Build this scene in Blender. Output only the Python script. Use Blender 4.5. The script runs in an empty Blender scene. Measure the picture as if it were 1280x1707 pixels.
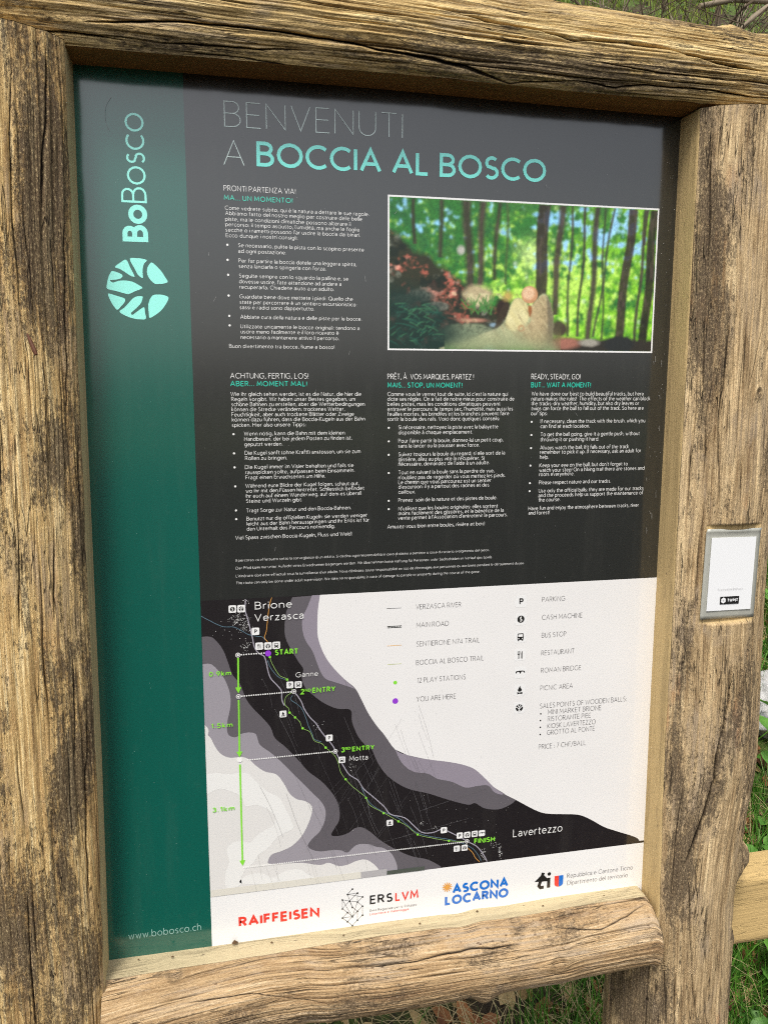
import bpy, bmesh, math, random
import numpy as np
from mathutils import Vector, Matrix
from mathutils.geometry import tessellate_polygon

random.seed(7)
C = bpy.context.scene.collection
scene = bpy.context.scene

# ------------------------------------------------------------------ camera, sky, sun, exposure
cam_d = bpy.data.cameras.new("camera")
cam = bpy.data.objects.new("camera", cam_d); C.objects.link(cam); scene.camera = cam
YAW, PIT, ROL = 0.212684, -0.151688, 0.001469
_f = Vector((math.sin(YAW)*math.cos(PIT), math.cos(YAW)*math.cos(PIT), math.sin(PIT)))
_r = Vector((math.cos(YAW), -math.sin(YAW), 0.0)); _u = _r.cross(_f)
_r2 = _r*math.cos(ROL) + _u*math.sin(ROL); _u2 = -_r*math.sin(ROL) + _u*math.cos(ROL)
M = Matrix((( _r2.x, _u2.x, -_f.x, 0.0), (_r2.y, _u2.y, -_f.y, -0.95), (_r2.z, _u2.z, -_f.z, 1.5), (0, 0, 0, 1)))
cam.matrix_world = M
cam_d.sensor_fit = 'VERTICAL'; cam_d.sensor_height = 24.0; cam_d.lens = 1363.95/1707*24.0
cam_d.clip_start = 0.02; cam_d.clip_end = 200.0

world = bpy.data.worlds.new("World"); scene.world = world; world.use_nodes = True
wn = world.node_tree.nodes; wl = world.node_tree.links
SUN_EL, SUN_AZ = math.radians(58), math.radians(205)     # azimuth clockwise from +Y
sky = wn.new('ShaderNodeTexSky'); sky.sky_type = 'NISHITA'; sky.sun_disc = False
sky.sun_elevation = SUN_EL; sky.sun_rotation = SUN_AZ; sky.dust_density = 4.0; sky.air_density = 1.0; sky.ozone_density = 1.0
hs = wn.new('ShaderNodeHueSaturation'); hs.inputs['Saturation'].default_value = 0.35      # a bright overcast: the blue is mostly lost in cloud
wl.new(sky.outputs[0], hs.inputs['Color'])
wl.new(hs.outputs[0], wn['Background'].inputs[0]); wn['Background'].inputs[1].default_value = 0.14
sd = bpy.data.lights.new("sun", 'SUN'); sd.energy = 1.9; sd.angle = math.radians(14); sd.color = (1.0, 0.95, 0.86)
sun = bpy.data.objects.new("sun", sd); C.objects.link(sun)
_d = Vector((math.sin(SUN_AZ)*math.cos(SUN_EL), math.cos(SUN_AZ)*math.cos(SUN_EL), math.sin(SUN_EL)))
sun.rotation_euler = _d.to_track_quat('Z', 'Y').to_euler(); sun.location = _d*20
scene.view_settings.view_transform = 'Standard'; scene.view_settings.look = 'None'
scene.view_settings.exposure = 0.50; scene.view_settings.gamma = 1.0; scene.view_settings.use_curve_mapping = False
scene.render.engine = 'CYCLES'; scene.cycles.filter_width = 1.1; scene.cycles.use_denoising = False; scene.cycles.adaptive_threshold = 0.004; scene.cycles.adaptive_min_samples = 64

# ------------------------------------------------------------------ tagging
def tag(o, label=None, cat=None, group=None, kind=None):
    if label: o['label'] = label
    if cat: o['category'] = cat
    if group: o['group'] = group
    if kind: o['kind'] = kind
    return o
def empty(name, loc, label, cat, group=None, rz=0.0):
    o = bpy.data.objects.new(name, None); C.objects.link(o); o.location = loc; o.rotation_euler = (0, 0, rz)
    o.empty_display_size = 0.05
    return tag(o, label, cat, group)
def link(name, me, parent=None, label=None):
    o = bpy.data.objects.new(name, me); C.objects.link(o)
    if parent is not None: o.parent = parent
    if label: o['label'] = label
    return o
def mesh_np(name, verts, faces, mats=(), smooth=False, midx=None):
    """verts (n,3) array; faces (m,4) or (m,3) int array"""
    me = bpy.data.meshes.new(name)
    verts = np.asarray(verts, dtype=np.float32); faces = np.asarray(faces, dtype=np.int32)
    m, k = faces.shape
    me.vertices.add(len(verts)); me.vertices.foreach_set('co', verts.ravel())
    me.loops.add(m*k); me.loops.foreach_set('vertex_index', faces.ravel())
    me.polygons.add(m); me.polygons.foreach_set('loop_start', np.arange(0, m*k, k, dtype=np.int32))
    for mt in mats: me.materials.append(mt)
    if midx is not None: me.polygons.foreach_set('material_index', np.asarray(midx, dtype=np.int32))
    if smooth: me.polygons.foreach_set('use_smooth', np.ones(m, dtype=bool))
    me.update(calc_edges=True)
    return me

# ------------------------------------------------------------------ node helpers
def new_mat(name):
    m = bpy.data.materials.new(name); m.use_nodes = True
    return m, m.node_tree.nodes, m.node_tree.links, m.node_tree.nodes['Principled BSDF']
class NT:
    def __init__(s, m): s.n = m.node_tree.nodes; s.l = m.node_tree.links
    def val(s, sock, v):
        if isinstance(v, (int, float)): sock.default_value = v
        elif isinstance(v, tuple): sock.default_value = v if len(v) != 3 or sock.type != 'RGBA' else (*v, 1)
        else: s.l.new(v, sock)
    def math(s, op, a, b=0.0, c=None, clamp=False):
        x = s.n.new('ShaderNodeMath'); x.operation = op; x.use_clamp = clamp
        s.val(x.inputs[0], a); s.val(x.inputs[1], b)
        if c is not None: s.val(x.inputs[2], c)
        return x.outputs[0]
    def mix(s, f, a, b, mode='MIX'):
        x = s.n.new('ShaderNodeMix'); x.data_type = 'RGBA'; x.blend_type = mode; x.clamp_factor = True
        s.val(x.inputs[0], f); s.val(x.inputs[6], a); s.val(x.inputs[7], b)
        return x.outputs[2]
    def step(s, v, lo, hi):
        x = s.n.new('ShaderNodeMapRange'); x.interpolation_type = 'SMOOTHSTEP'
        s.val(x.inputs[0], v); x.inputs[1].default_value = lo; x.inputs[2].default_value = hi
        return x.outputs[0]
    def scale(s, vec, sx, sy, sz=1.0, off=(0, 0, 0)):
        x = s.n.new('ShaderNodeMapping'); s.l.new(vec, x.inputs[0]); x.inputs[3].default_value = (sx, sy, sz); x.inputs[1].default_value = off
        return x.outputs[0]
    def noise(s, vec, detail=4, rough=0.55, scale=1.0, dist=0.0):
        x = s.n.new('ShaderNodeTexNoise'); s.l.new(vec, x.inputs['Vector']); x.inputs['Scale'].default_value = scale
        x.inputs['Detail'].default_value = detail; x.inputs['Roughness'].default_value = rough; x.inputs['Distortion'].default_value = dist
        return x.outputs[0]
    def ramp(s, f, stops):
        x = s.n.new('ShaderNodeValToRGB'); s.l.new(f, x.inputs[0]); e = x.color_ramp.elements
        while len(e) < len(stops): e.new(0.5)
        for i, (p, c) in enumerate(stops): e[i].position = p; e[i].color = (*c, 1)
        return x.outputs[0]
    def attr(s, name):
        x = s.n.new('ShaderNodeAttribute'); x.attribute_name = name; return x
    def bump(s, h, strength, dist, nrm=None):
        x = s.n.new('ShaderNodeBump'); x.inputs['Strength'].default_value = strength; x.inputs['Distance'].default_value = dist
        s.l.new(h, x.inputs['Height'])
        if nrm is not None: s.l.new(nrm, x.inputs['Normal'])
        return x.outputs[0]

def wood_mat(name, light, mid, dark, dirt_lo, dirt_hi, orange, sawn=(0.50, 0.36, 0.16), seed=0.0, grey=(0.36, 0.31, 0.25), pale=(0.72, 0.58, 0.38), speck=0.0, checks=0.0):
    m, n, l, b = new_mat(name); t = NT(m)
    uv = n.new('ShaderNodeUVMap').outputs[0]
    uv = t.scale(uv, 1, 1, 1, (seed*3.1, seed*1.7, 0))
    fib = t.noise(t.scale(uv, 9, 260), 5, 0.62)               # fibres, a few mm across
    fine = t.noise(t.scale(uv, 40, 900), 3, 0.6)
    band = t.noise(t.scale(uv, 2.2, 45), 4, 0.6, dist=0.4)    # growth bands
    patch = t.noise(t.scale(uv, 5, 17), 6, 0.62, dist=0.3)
    mott = t.noise(t.scale(uv, 60, 170), 8, 0.72)
    blot = t.noise(t.scale(uv, 9, 16, 1, (4, 2, 0)), 5, 0.65, dist=0.5)
    fib2 = t.noise(t.scale(uv, 22, 620, 1, (6, 1, 0)), 3, 0.6)
    v = t.math('ADD', t.math('ADD', t.math('MULTIPLY', fib, 0.40), t.math('MULTIPLY', fib2, 0.25)), t.math('MULTIPLY', band, 0.35))
    col = t.ramp(v, [(0.38, dark), (0.46, mid), (0.525, light), (0.59, pale)])
    col = t.mix(t.math('MULTIPLY', t.step(blot, 0.46, 0.62), 0.8), col, t.mix(t.step(fib, 0.4, 0.6), grey, light))
    col = t.mix(t.math('MULTIPLY', t.step(t.noise(t.scale(uv, 6, 22, 1, (9, 5, 0)), 5, 0.6), 0.60, 0.72), orange), col, (0.50, 0.23, 0.09))
    # black weathering: clings in patches and follows the fibres
    dm = t.math('ADD', t.math('MULTIPLY', patch, 0.50), t.math('ADD', t.math('MULTIPLY', mott, 0.28), t.math('MULTIPLY', fib, 0.22)))
    at = t.attr('stain').outputs['Fac']
    grit0 = t.noise(t.scale(uv, 200, 480, 1, (8, 5, 0)), 4, 0.75)
    dm = t.math('ADD', dm, t.math('ADD', t.math('MULTIPLY', at, 0.15), t.math('MULTIPLY', t.math('SUBTRACT', grit0, 0.5), 0.22)))
    dmask = t.step(dm, dirt_lo, dirt_hi)
    col = t.mix(t.math('MULTIPLY', dmask, 0.86), col, t.mix(fine, (0.045, 0.033, 0.022), (0.14, 0.10, 0.065)))
    if speck:
        sp = n.new('ShaderNodeTexVoronoi'); l.new(t.scale(uv, 85, 150), sp.inputs['Vector']); sp.inputs['Scale'].default_value = 1.0
        sm = t.math('MULTIPLY', t.math('SUBTRACT', 1.0, t.step(sp.outputs['Distance'], 0.10, 0.22)), t.step(blot, 0.5, 0.6))
        col = t.mix(t.math('MULTIPLY', sm, speck), col, (0.09, 0.05, 0.03))
    if checks:                                                 # short cross-grain checks of drying sapwood
        ck = t.noise(t.scale(uv, 230, 60, 1, (1, 1, 0)), 3, 0.6, dist=0.6)
        cm = t.math('MULTIPLY', t.math('SUBTRACT', 1.0, t.step(t.math('ABSOLUTE', t.math('SUBTRACT', ck, 0.5)), 0.006, 0.03)), t.step(patch, 0.5, 0.6))
        col = t.mix(t.math('MULTIPLY', cm, checks), col, (0.10, 0.065, 0.04))
    grit = t.noise(t.scale(uv, 260, 620, 1, (5, 5, 0)), 4, 0.75)
    gm = t.math('MULTIPLY', t.step(grit, 0.50, 0.64), t.math('ADD', 0.25, t.math('MULTIPLY', dmask, 0.75)))
    col = t.mix(t.math('MULTIPLY', gm, 0.75), col, (0.035, 0.025, 0.016))
    col = t.mix(t.math('MULTIPLY', t.step(t.math('SUBTRACT', 1.0, grit), 0.54, 0.66), 0.45), col, pale)
    # fine drying cracks along the grain
    hair = t.noise(t.scale(uv, 7, 120, 1, (2, 8, 0)), 2, 0.5)
    hm = t.math('SUBTRACT', 1.0, t.step(t.math('ABSOLUTE', t.math('SUBTRACT', hair, 0.5)), 0.0, 0.014))
    hm = t.math('MULTIPLY', hm, t.step(t.noise(t.scale(uv, 8, 25, 1, (7, 3, 0)), 3, 0.5), 0.50, 0.58))
    col = t.mix(t.math('MULTIPLY', hm, 0.75), col, (0.035, 0.022, 0.014))
    cr = t.attr('crack').outputs['Fac']
    col = t.mix(cr, col, (0.02, 0.013, 0.009))
    # sawn faces: clean, even, pale
    sw = t.attr('sawn').outputs['Fac']
    sfib = t.noise(t.scale(uv, 5, 330, 1, (3, 3, 0)), 4, 0.6)
    scol = t.mix(sfib, tuple(c*0.78 for c in sawn), tuple(min(1, c*1.25) for c in sawn))
    scol = t.mix(t.math('MULTIPLY', t.step(t.noise(t.scale(uv, 12, 60), 5, 0.7), 0.55, 0.75), 0.55), scol, (0.22, 0.15, 0.08))
    scol = t.mix(t.math('MULTIPLY', t.step(t.noise(t.scale(uv, 70, 160), 3, 0.6), 0.68, 0.74), 0.8), scol, (0.10, 0.07, 0.05))
    scol = t.mix(t.math('MULTIPLY', t.step(t.noise(t.scale(uv, 3, 40, 1, (2, 7, 0)), 5, 0.6), 0.48, 0.66), 0.5), scol, tuple(c*0.55 for c in sawn))
    col = t.mix(sw, col, scol)
    l.new(col, b.inputs['Base Color']); b.inputs['Roughness'].default_value = 0.85
    b.inputs['Specular IOR Level'].default_value = 0.25
    h = t.math('ADD', t.math('MULTIPLY', fib, 0.9), t.math('ADD', t.math('MULTIPLY', fib2, 0.6), t.math('ADD', t.math('MULTIPLY', mott, 0.5), t.math('MULTIPLY', grit, -0.5))))
    h = t.math('SUBTRACT', h, t.math('MULTIPLY', hm, 1.2))
    h = t.math('SUBTRACT', h, t.math('MULTIPLY', dmask, 0.35))
    h2 = t.math('MULTIPLY', h, t.math('SUBTRACT', 1.0, t.math('MULTIPLY', sw, 0.7)))
    l.new(t.bump(h2, 0.9, 0.0026), b.inputs['Normal'])
    return m

def plain(name, col, rough=0.6, spec=0.5, metal=0.0, var=0.0, vs=30.0):
    m, n, l, b = new_mat(name); t = NT(m)
    b.inputs['Roughness'].default_value = rough; b.inputs['Specular IOR Level'].default_value = spec; b.inputs['Metallic'].default_value = metal
    tc = n.new('ShaderNodeTexCoord')
    nz = t.noise(tc.outputs['Object'], 5, 0.6, vs)
    l.new(t.mix(nz, tuple(c*(1-var) for c in col), tuple(min(1, c*(1+var)) for c in col)), b.inputs['Base Color'])
    return m
def print_mat(name, col, rough=0.42):
    m, n, l, b = new_mat(name); t = NT(m)
    tc = n.new('ShaderNodeTexCoord').outputs['Object']
    nz = t.noise(tc, 5, 0.6, 5.0); n2 = t.noise(tc, 3, 0.6, 90.0)
    streak = t.noise(t.scale(tc, 38, 1, 3.5), 5, 0.65)                # dried rain streaks, only a breath of dust
    c = t.mix(nz, tuple(x*0.93 for x in col), tuple(min(1, x*1.07) for x in col))
    dust = t.math('MULTIPLY', t.math('ADD', t.step(streak, 0.50, 0.70), t.step(n2, 0.55, 0.75)), 0.012)
    l.new(t.mix(dust, c, (0.42, 0.40, 0.34)), b.inputs['Base Color'])
    r = t.math('ADD', t.math('MULTIPLY', nz, 0.16), t.math('ADD', t.math('MULTIPLY', streak, 0.14), rough-0.15))
    l.new(r, b.inputs['Roughness'])
    b.inputs['Specular IOR Level'].default_value = 0.15; b.inputs['Coat Weight'].default_value = 1.0; b.inputs['Coat IOR'].default_value = 1.85
    l.new(t.math('ADD', t.math('MULTIPLY', streak, 0.10), 0.085), b.inputs['Coat Roughness'])
    return m
# ------------------------------------------------------------------ stroke lettering (geometric sans, any weight)
def A_(cx, cy, rx, ry, a0, a1, n=None):
    n = n or max(4, int(abs(a1-a0)/24))
    return [(cx+rx*math.cos(math.radians(a0+(a1-a0)*i/n)), cy+ry*math.sin(math.radians(a0+(a1-a0)*i/n))) for i in range(n+1)]
def ring(cx, cy, rx, ry): return A_(cx, cy, rx, ry, 90, 450, 16)
X = 0.68
GL = {
 'A': (.76, [[(0,0),(.38,1),(.76,0)],[(.14,.33),(.62,.33)]]),
 'B': (.56, [[(0,.53),(0,1),(.26,1)]+A_(.28,.765,.23,.235,90,-90)+[(0,.53)],[(0,.53),(0,0),(.29,0)]+A_(.29,.265,.27,.265,-90,90)+[(0,.53)]]),
 'C': (.74, [A_(.45,.5,.45,.5,48,312,16)]),
 'D': (.74, [[(0,0),(0,1),(.27,1)]+A_(.27,.5,.47,.5,90,-90,12)+[(0,0)]]),
 'E': (.48, [[(.48,1),(0,1),(0,0),(.50,0)],[(0,.52),(.45,.52)]]),
 'F': (.46, [[(.47,1),(0,1),(0,0)],[(0,.52),(.43,.52)]]),
 'G': (.80, [A_(.45,.5,.45,.5,50,325,16)+[(.80,.18),(.80,.47),(.52,.47)]]),
 'H': (.64, [[(0,0),(0,1)],[(.64,0),(.64,1)],[(0,.52),(.64,.52)]]),
 'I': (.0, [[(0,0),(0,1)]]),
 'J': (.36, [[(.36,1),(.36,.25)]+A_(.16,.22,.20,.22,0,-150)]),
 'K': (.60, [[(0,0),(0,1)],[(.55,1),(.02,.50),(.60,0)]]),
 'L': (.44, [[(0,1),(0,0),(.44,0)]]),
 'M': (.82, [[(0,0),(.07,1),(.41,.25),(.75,1),(.82,0)]]),
 'N': (.68, [[(0,0),(0,1),(.68,0),(.68,1)]]),
 'O': (.90, [ring(.45,.5,.45,.5)]),
 'P': (.52, [[(0,0),(0,1),(.26,1)]+A_(.26,.735,.26,.265,90,-90)+[(0,.47)]]),
 'Q': (.90, [ring(.45,.5,.45,.5),[(.52,.25),(.90,-.03)]]),
 'R': (.56, [[(0,0),(0,1),(.25,1)]+A_(.26,.75,.25,.25,90,-90)+[(0,.50)],[(.27,.48),(.56,0)]]),
 'S': (.50, [A_(.26,.74,.23,.26,40,270,10)[:-2]+[(.20,.54),(.32,.47)]+A_(.25,.26,.25,.26,60,-145,10)]),
 'T': (.58, [[(0,1),(.58,1)],[(.29,1),(.29,0)]]),
 'U': (.62, [[(0,1),(0,.31)]+A_(.31,.31,.31,.31,180,360,10)+[(.62,1)]]),
 'V': (.68, [[(0,1),(.34,0),(.68,1)]]),
 'W': (1.0, [[(0,1),(.25,0),(.5,.9),(.75,0),(1.0,1)]]),
 'X': (.62, [[(0,0),(.62,1)],[(0,1),(.62,0)]]),
 'Y': (.62, [[(0,1),(.31,.47),(.62,1)],[(.31,.47),(.31,0)]]),
 'Z': (.58, [[(.02,1),(.57,1),(0,0),(.58,0)]]),
 'a': (.44, [[(.05,.57)]+A_(.23,.46,.20,.22,130,0,6)+[(.43,0)],[(.43,.38),(.22,.38)]+A_(.19,.185,.18,.19,90,270,7)+[(.25,0),(.43,.14)]]),
 'b': (.54, [[(0,0),(0,1.04)],ring(.27,.335,.27,.335)]),
 'c': (.42, [A_(.30,.335,.30,.335,55,305,10)]),
 'd': (.54, [[(.54,0),(.54,1.04)],ring(.27,.335,.27,.335)]),
 'e': (.54, [[(.02,.35),(.53,.35)]+A_(.27,.335,.265,.335,5,310,12)]),
 'f': (.28, [[(.32,1.02),(.24,1.04)]+A_(.22,.88,.12,.15,90,180,4)+[(.10,0)],[(0,.64),(.30,.64)]]),
 'g': (.54, [ring(.27,.335,.27,.335),[(.54,.67),(.54,-.10)]+A_(.28,-.07,.26,.24,0,-150,8)]),
 'h': (.46, [[(0,0),(0,1.04)],[(0,.42)]+A_(.23,.42,.23,.25,170,0,7)+[(.46,0)]]),
 'i': (.0, [[(0,0),(0,.66)],[(0,.86),(0,.98)]]),
 'j': (.06, [[(.06,.66),(.06,-.18),(-.06,-.30)],[(.06,.86),(.06,.98)]]),
 'k': (.42, [[(0,0),(0,1.04)],[(.40,.66),(.02,.33),(.42,0)]]),
 'l': (.0, [[(0,0),(0,1.04)]]),
 'm': (.78, [[(0,0),(0,.66)],[(0,.44)]+A_(.19,.46,.19,.21,170,0,6)+[(.39,0)],[(.39,.44)]+A_(.585,.46,.195,.21,170,0,6)+[(.78,0)]]),
 'n': (.46, [[(0,0),(0,.66)],[(0,.42)]+A_(.23,.42,.23,.25,170,0,7)+[(.46,0)]]),
 'o': (.58, [ring(.29,.335,.29,.335)]),
 'p': (.54, [[(0,-.32),(0,.67)],ring(.27,.335,.27,.335)]),
 'q': (.54, [[(.54,-.32),(.54,.67)],ring(.27,.335,.27,.335)]),
 'r': (.26, [[(0,0),(0,.66)],[(0,.40)]+A_(.24,.42,.24,.25,175,80,4)]),
 's': (.36, [A_(.18,.50,.15,.17,40,250,7)+[(.24,.32)]+A_(.175,.165,.17,.17,60,-145,7)]),
 't': (.28, [[(.12,.88),(.12,.14)]+A_(.24,.12,.12,.12,180,290,4),[(0,.64),(.30,.64)]]),
 'u': (.46, [[(0,.66),(0,.24)]+A_(.23,.24,.23,.24,180,360,7),[(.46,.66),(.46,0)]]),
 'v': (.46, [[(0,.66),(.23,0),(.46,.66)]]),
 'w': (.70, [[(0,.66),(.18,0),(.35,.60),(.52,0),(.70,.66)]]),
 'x': (.44, [[(0,0),(.44,.66)],[(0,.66),(.44,0)]]),
 'y': (.46, [[(0,.66),(.23,.02)],[(.46,.66),(.14,-.32)]]),
 'z': (.42, [[(.02,.66),(.40,.66),(0,0),(.42,0)]]),
 '0': (.54, [ring(.27,.5,.27,.5)]), '1': (.22, [[(0,.82),(.22,1),(.22,0)]]),
 '2': (.50, [A_(.25,.75,.24,.25,160,-35,9)+[(0,0),(.52,0)]]),
 '3': (.50, [A_(.23,.76,.22,.24,150,-90,9),A_(.23,.26,.26,.26,90,-150,10)]),
 '4': (.56, [[(.42,0),(.42,1),(0,.24),(.56,.24)]]),
 '5': (.50, [[(.46,1),(.08,1),(.05,.55)]+A_(.23,.31,.27,.31,105,-145,10)]),
 '7': (.50, [[(0,1),(.50,1),(.14,0)]]), '9': (.52, [ring(.26,.71,.26,.29),[(.51,.62),(.22,0)]]),
 '.': (.04, [[(.02,-.01),(.02,.11)]]), ',': (.06, [[(.06,.12),(0,-.14)]]), ':': (.04, [[(.02,-.01),(.02,.11)],[(.02,.46),(.02,.58)]]),
 ';': (.06, [[(.06,.12),(0,-.14)],[(.04,.46),(.04,.58)]]), '!': (.02, [[(.02,-.01),(.02,.11)],[(.02,.28),(.02,1)]]),
 "'": (.02, [[(.02,1.02),(.0,.78)]]), '-': (.24, [[(0,.34),(.24,.34)]]), '(': (.16, [A_(.40,.42,.40,.64,130,230,6)]), ')': (.16, [A_(-.24,.42,.40,.64,50,-50,6)]),
 '/': (.40, [[(0,-.1),(.40,1.05)]]), ' ': (.34, []),
}
ACC = {'è': ('e', 'g'), 'é': ('e', 'a'), 'ê': ('e', 'c'), 'à': ('a', 'g'), 'ù': ('u', 'g'), 'ö': ('o', 'd'), 'ü': ('u', 'd'), 'ä': ('a', 'd'), 'ß': ('s', ''), 'Ê': ('E', 'C'), 'À': ('A', 'G')}
for ch, (bs, ac) in ACC.items():
    w, st = GL[bs]; c = w/2; y = .80 if ac.islower() else 1.10
    ex = {'g': [[(c-.12,y+.18),(c+.06,y)]], 'a': [[(c+.14,y+.18),(c-.04,y)]], 'c': [[(c-.15,y),(c,y+.15),(c+.15,y)]], 'd': [[(c-.12,y+.02),(c-.12,y+.14)],[(c+.12,y+.02),(c+.12,y+.14)]], '': []}[ac.lower()]
    GL[ch] = (w, list(st)+ex)

STEP = 0.00012   # metres between print layers
class Print:
    """flat print collected as one mesh: faces at thin layers above the panel face; coordinates in mm on the panel"""
    def __init__(s): s.v = []; s.f = []; s.m = []; s.mats = []; s.k = 0
    def mi(s, mat):
        if mat not in s.mats: s.mats.append(mat)
        return s.mats.index(mat)
    def y(s, layer):
        s.k = (s.k+1) % 6
        return -(0.0002 + layer*STEP + s.k*0.000016)
    def poly(s, pts, mat, layer):
        y = s.y(layer); b = len(s.v); P3 = [Vector((x, z, 0)) for x, z in pts]
        s.v += [(x/1000, y, z/1000) for x, z in pts]
        mi = s.mi(mat)
        for tri in tessellate_polygon([P3]):
            a, b_, c = tri
            u = (P3[b_]-P3[a]).cross(P3[c]-P3[a]).z
            s.f.append((b+a, b+b_, b+c) if u > 0 else (b+a, b+c, b+b_)); s.m.append(mi)
    def stroke(s, pts, w, mat, layer):
        # drop doubled points
        q = [pts[0]]
        for p in pts[1:]:
            if abs(p[0]-q[-1][0])+abs(p[1]-q[-1][1]) > 1e-5: q.append(p)
        if len(q) < 2: return
        closed = len(q) > 3 and abs(q[0][0]-q[-1][0])+abs(q[0][1]-q[-1][1]) < 1e-4
        if closed: q = q[:-1]
        n = len(q); h = w/2; L = []; R = []
        for i in range(n):
            if closed or 0 < i < n-1:
                ax, ay = q[i][0]-q[i-1][0], q[i][1]-q[i-1][1]; bx, by = q[(i+1) % n][0]-q[i][0], q[(i+1) % n][1]-q[i][1]
            elif i == 0: ax, ay = bx, by = q[1][0]-q[0][0], q[1][1]-q[0][1]
            else: ax, ay = bx, by = q[i][0]-q[i-1][0], q[i][1]-q[i-1][1]
            la, lb = math.hypot(ax, ay), math.hypot(bx, by)
            n1 = (-ay/la, ax/la); n2 = (-by/lb, bx/lb)
            mx, my = n1[0]+n2[0], n1[1]+n2[1]; ml = math.hypot(mx, my)
            if ml < 0.35: mx, my, k = n1[0], n1[1], 1.0
            else:
                mx /= ml; my /= ml; k = min(1/max(0.2, mx*n1[0]+my*n1[1]), 2.2)
            L.append((q[i][0]+mx*h*k, q[i][1]+my*h*k)); R.append((q[i][0]-mx*h*k, q[i][1]-my*h*k))
        y = s.y(layer); b = len(s.v); mi = s.mi(mat)
        for i in range(n):
            s.v.append((L[i][0]/1000, y, L[i][1]/1000)); s.v.append((R[i][0]/1000, y, R[i][1]/1000))
        for i in range(n if closed else n-1):
            j = (i+1) % n
            s.f.append((b+2*i, b+2*i+1, b+2*j+1, b+2*j)); s.m.append(mi)
    def text(s, t, x, z, width, cap, w, mat, layer, vertical=False, small=None, track=None):
        """stroke text scaled to `width`; small = small-cap height"""
        gl = []; pen = 0.0; track = track or 0.15+w
        for i, ch in enumerate(t):
            sc = 1.0; g = ch
            if small and i > 0: g = ch.upper(); sc = small
            wd, st = GL[g]
            gl.append((pen, st, sc)); pen += wd*sc + (track if ch != ' ' else 0.0)
        tot = pen-track
        kx = width/(cap*tot) if tot > 0 else 1.0
        hw = w*cap
        kx = (width-hw)/(cap*tot) if tot > 0 else 1.0
        for px, st, sc in gl:
            for pl in st:
                q = [((px+a*sc)*cap*kx+hw/2, hw*0.5*0.9*(1-2*min(max(b, 0), 1)) + b*sc*cap) for a, b in pl]
                if vertical: q = [(x-b, z+a) for a, b in q]
                else: q = [(x+a, z+b) for a, b in q]
                s.stroke(q, hw, mat, layer)
    def disc(s, x, z, r, mat, layer, n=20, rx=1.0): s.poly([(x+rx*r*math.cos(2*math.pi*i/n), z+r*math.sin(2*math.pi*i/n)) for i in range(n)], mat, layer)
    def rring(s, x, z, r, w, mat, layer): s.stroke([(x+r*math.cos(2*math.pi*i/24), z+r*math.sin(2*math.pi*i/24)) for i in range(25)], w, mat, layer)
    def rect(s, x0, z0, x1, z1, mat, layer): s.poly([(x0, z0), (x1, z0), (x1, z1), (x0, z1)], mat, layer)
    def rrect(s, x, z, hw, hh, r, mat, layer):
        pts = []
        for cx, cz, a in ((x+hw-r, z+hh-r, 0), (x-hw+r, z+hh-r, 90), (x-hw+r, z-hh+r, 180), (x+hw-r, z-hh+r, 270)):
            pts += [(cx+r*math.cos(math.radians(a+i*30)), cz+r*math.sin(math.radians(a+i*30))) for i in range(4)]
        s.poly(pts, mat, layer)
    def build(s, name, parent, label=None):
        me = bpy.data.meshes.new(name); me.from_pydata(s.v, [], s.f)
        for m in s.mats: me.materials.append(m)
        me.polygons.foreach_set('material_index', s.m); me.update()
        # all faces must look towards the reader (-Y)
        bm = bmesh.new(); bm.from_mesh(me); bm.normal_update()
        fl = [f for f in bm.faces if f.normal.y > 0]
        if fl: bmesh.ops.reverse_faces(bm, faces=fl)
        bm.to_mesh(me); bm.free()
        return link(name, me, parent, label)

def spline(pts, n=5, closed=False):
    out = []; N = len(pts)
    for i in range(N if closed else N-1):
        g = (lambda k: pts[k % N]) if closed else (lambda k: pts[min(max(k, 0), N-1)])
        p0, p1, p2, p3 = g(i-1), g(i), g(i+1), g(i+2)
        for k in range(n):
            t = k/n
            out.append(tuple(0.5*((2*p1[a])+(-p0[a]+p2[a])*t+(2*p0[a]-5*p1[a]+4*p2[a]-p3[a])*t*t+(-p0[a]+3*p1[a]-3*p2[a]+p3[a])*t**3) for a in (0, 1)))
    if not closed: out.append(tuple(pts[-1]))
    return out

# ------------------------------------------------------------------ numpy noise
_rng = np.random.default_rng(11); _tab = _rng.random((512, 512)).astype(np.float32)
def vnoise(x, y, s=0):
    x = x+s*17.31+100; y = y+s*9.77+100
    xi = np.floor(x).astype(int); yi = np.floor(y).astype(int); fx = x-xi; fy = y-yi
    fx = fx*fx*(3-2*fx); fy = fy*fy*(3-2*fy)
    g = lambda a, b: _tab[a % 512, b % 512]
    return (g(xi, yi)*(1-fx)+g(xi+1, yi)*fx)*(1-fy)+(g(xi, yi+1)*(1-fx)+g(xi+1, yi+1)*fx)*fy
def fbm(x, y, s=0, o=4, r=0.5):
    a = 1.0; t = 0; n = 0
    for i in range(o):
        t = t+a*vnoise(x*2**i, y*2**i, s+i*3); n += a; a *= r
    return t/n
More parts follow.
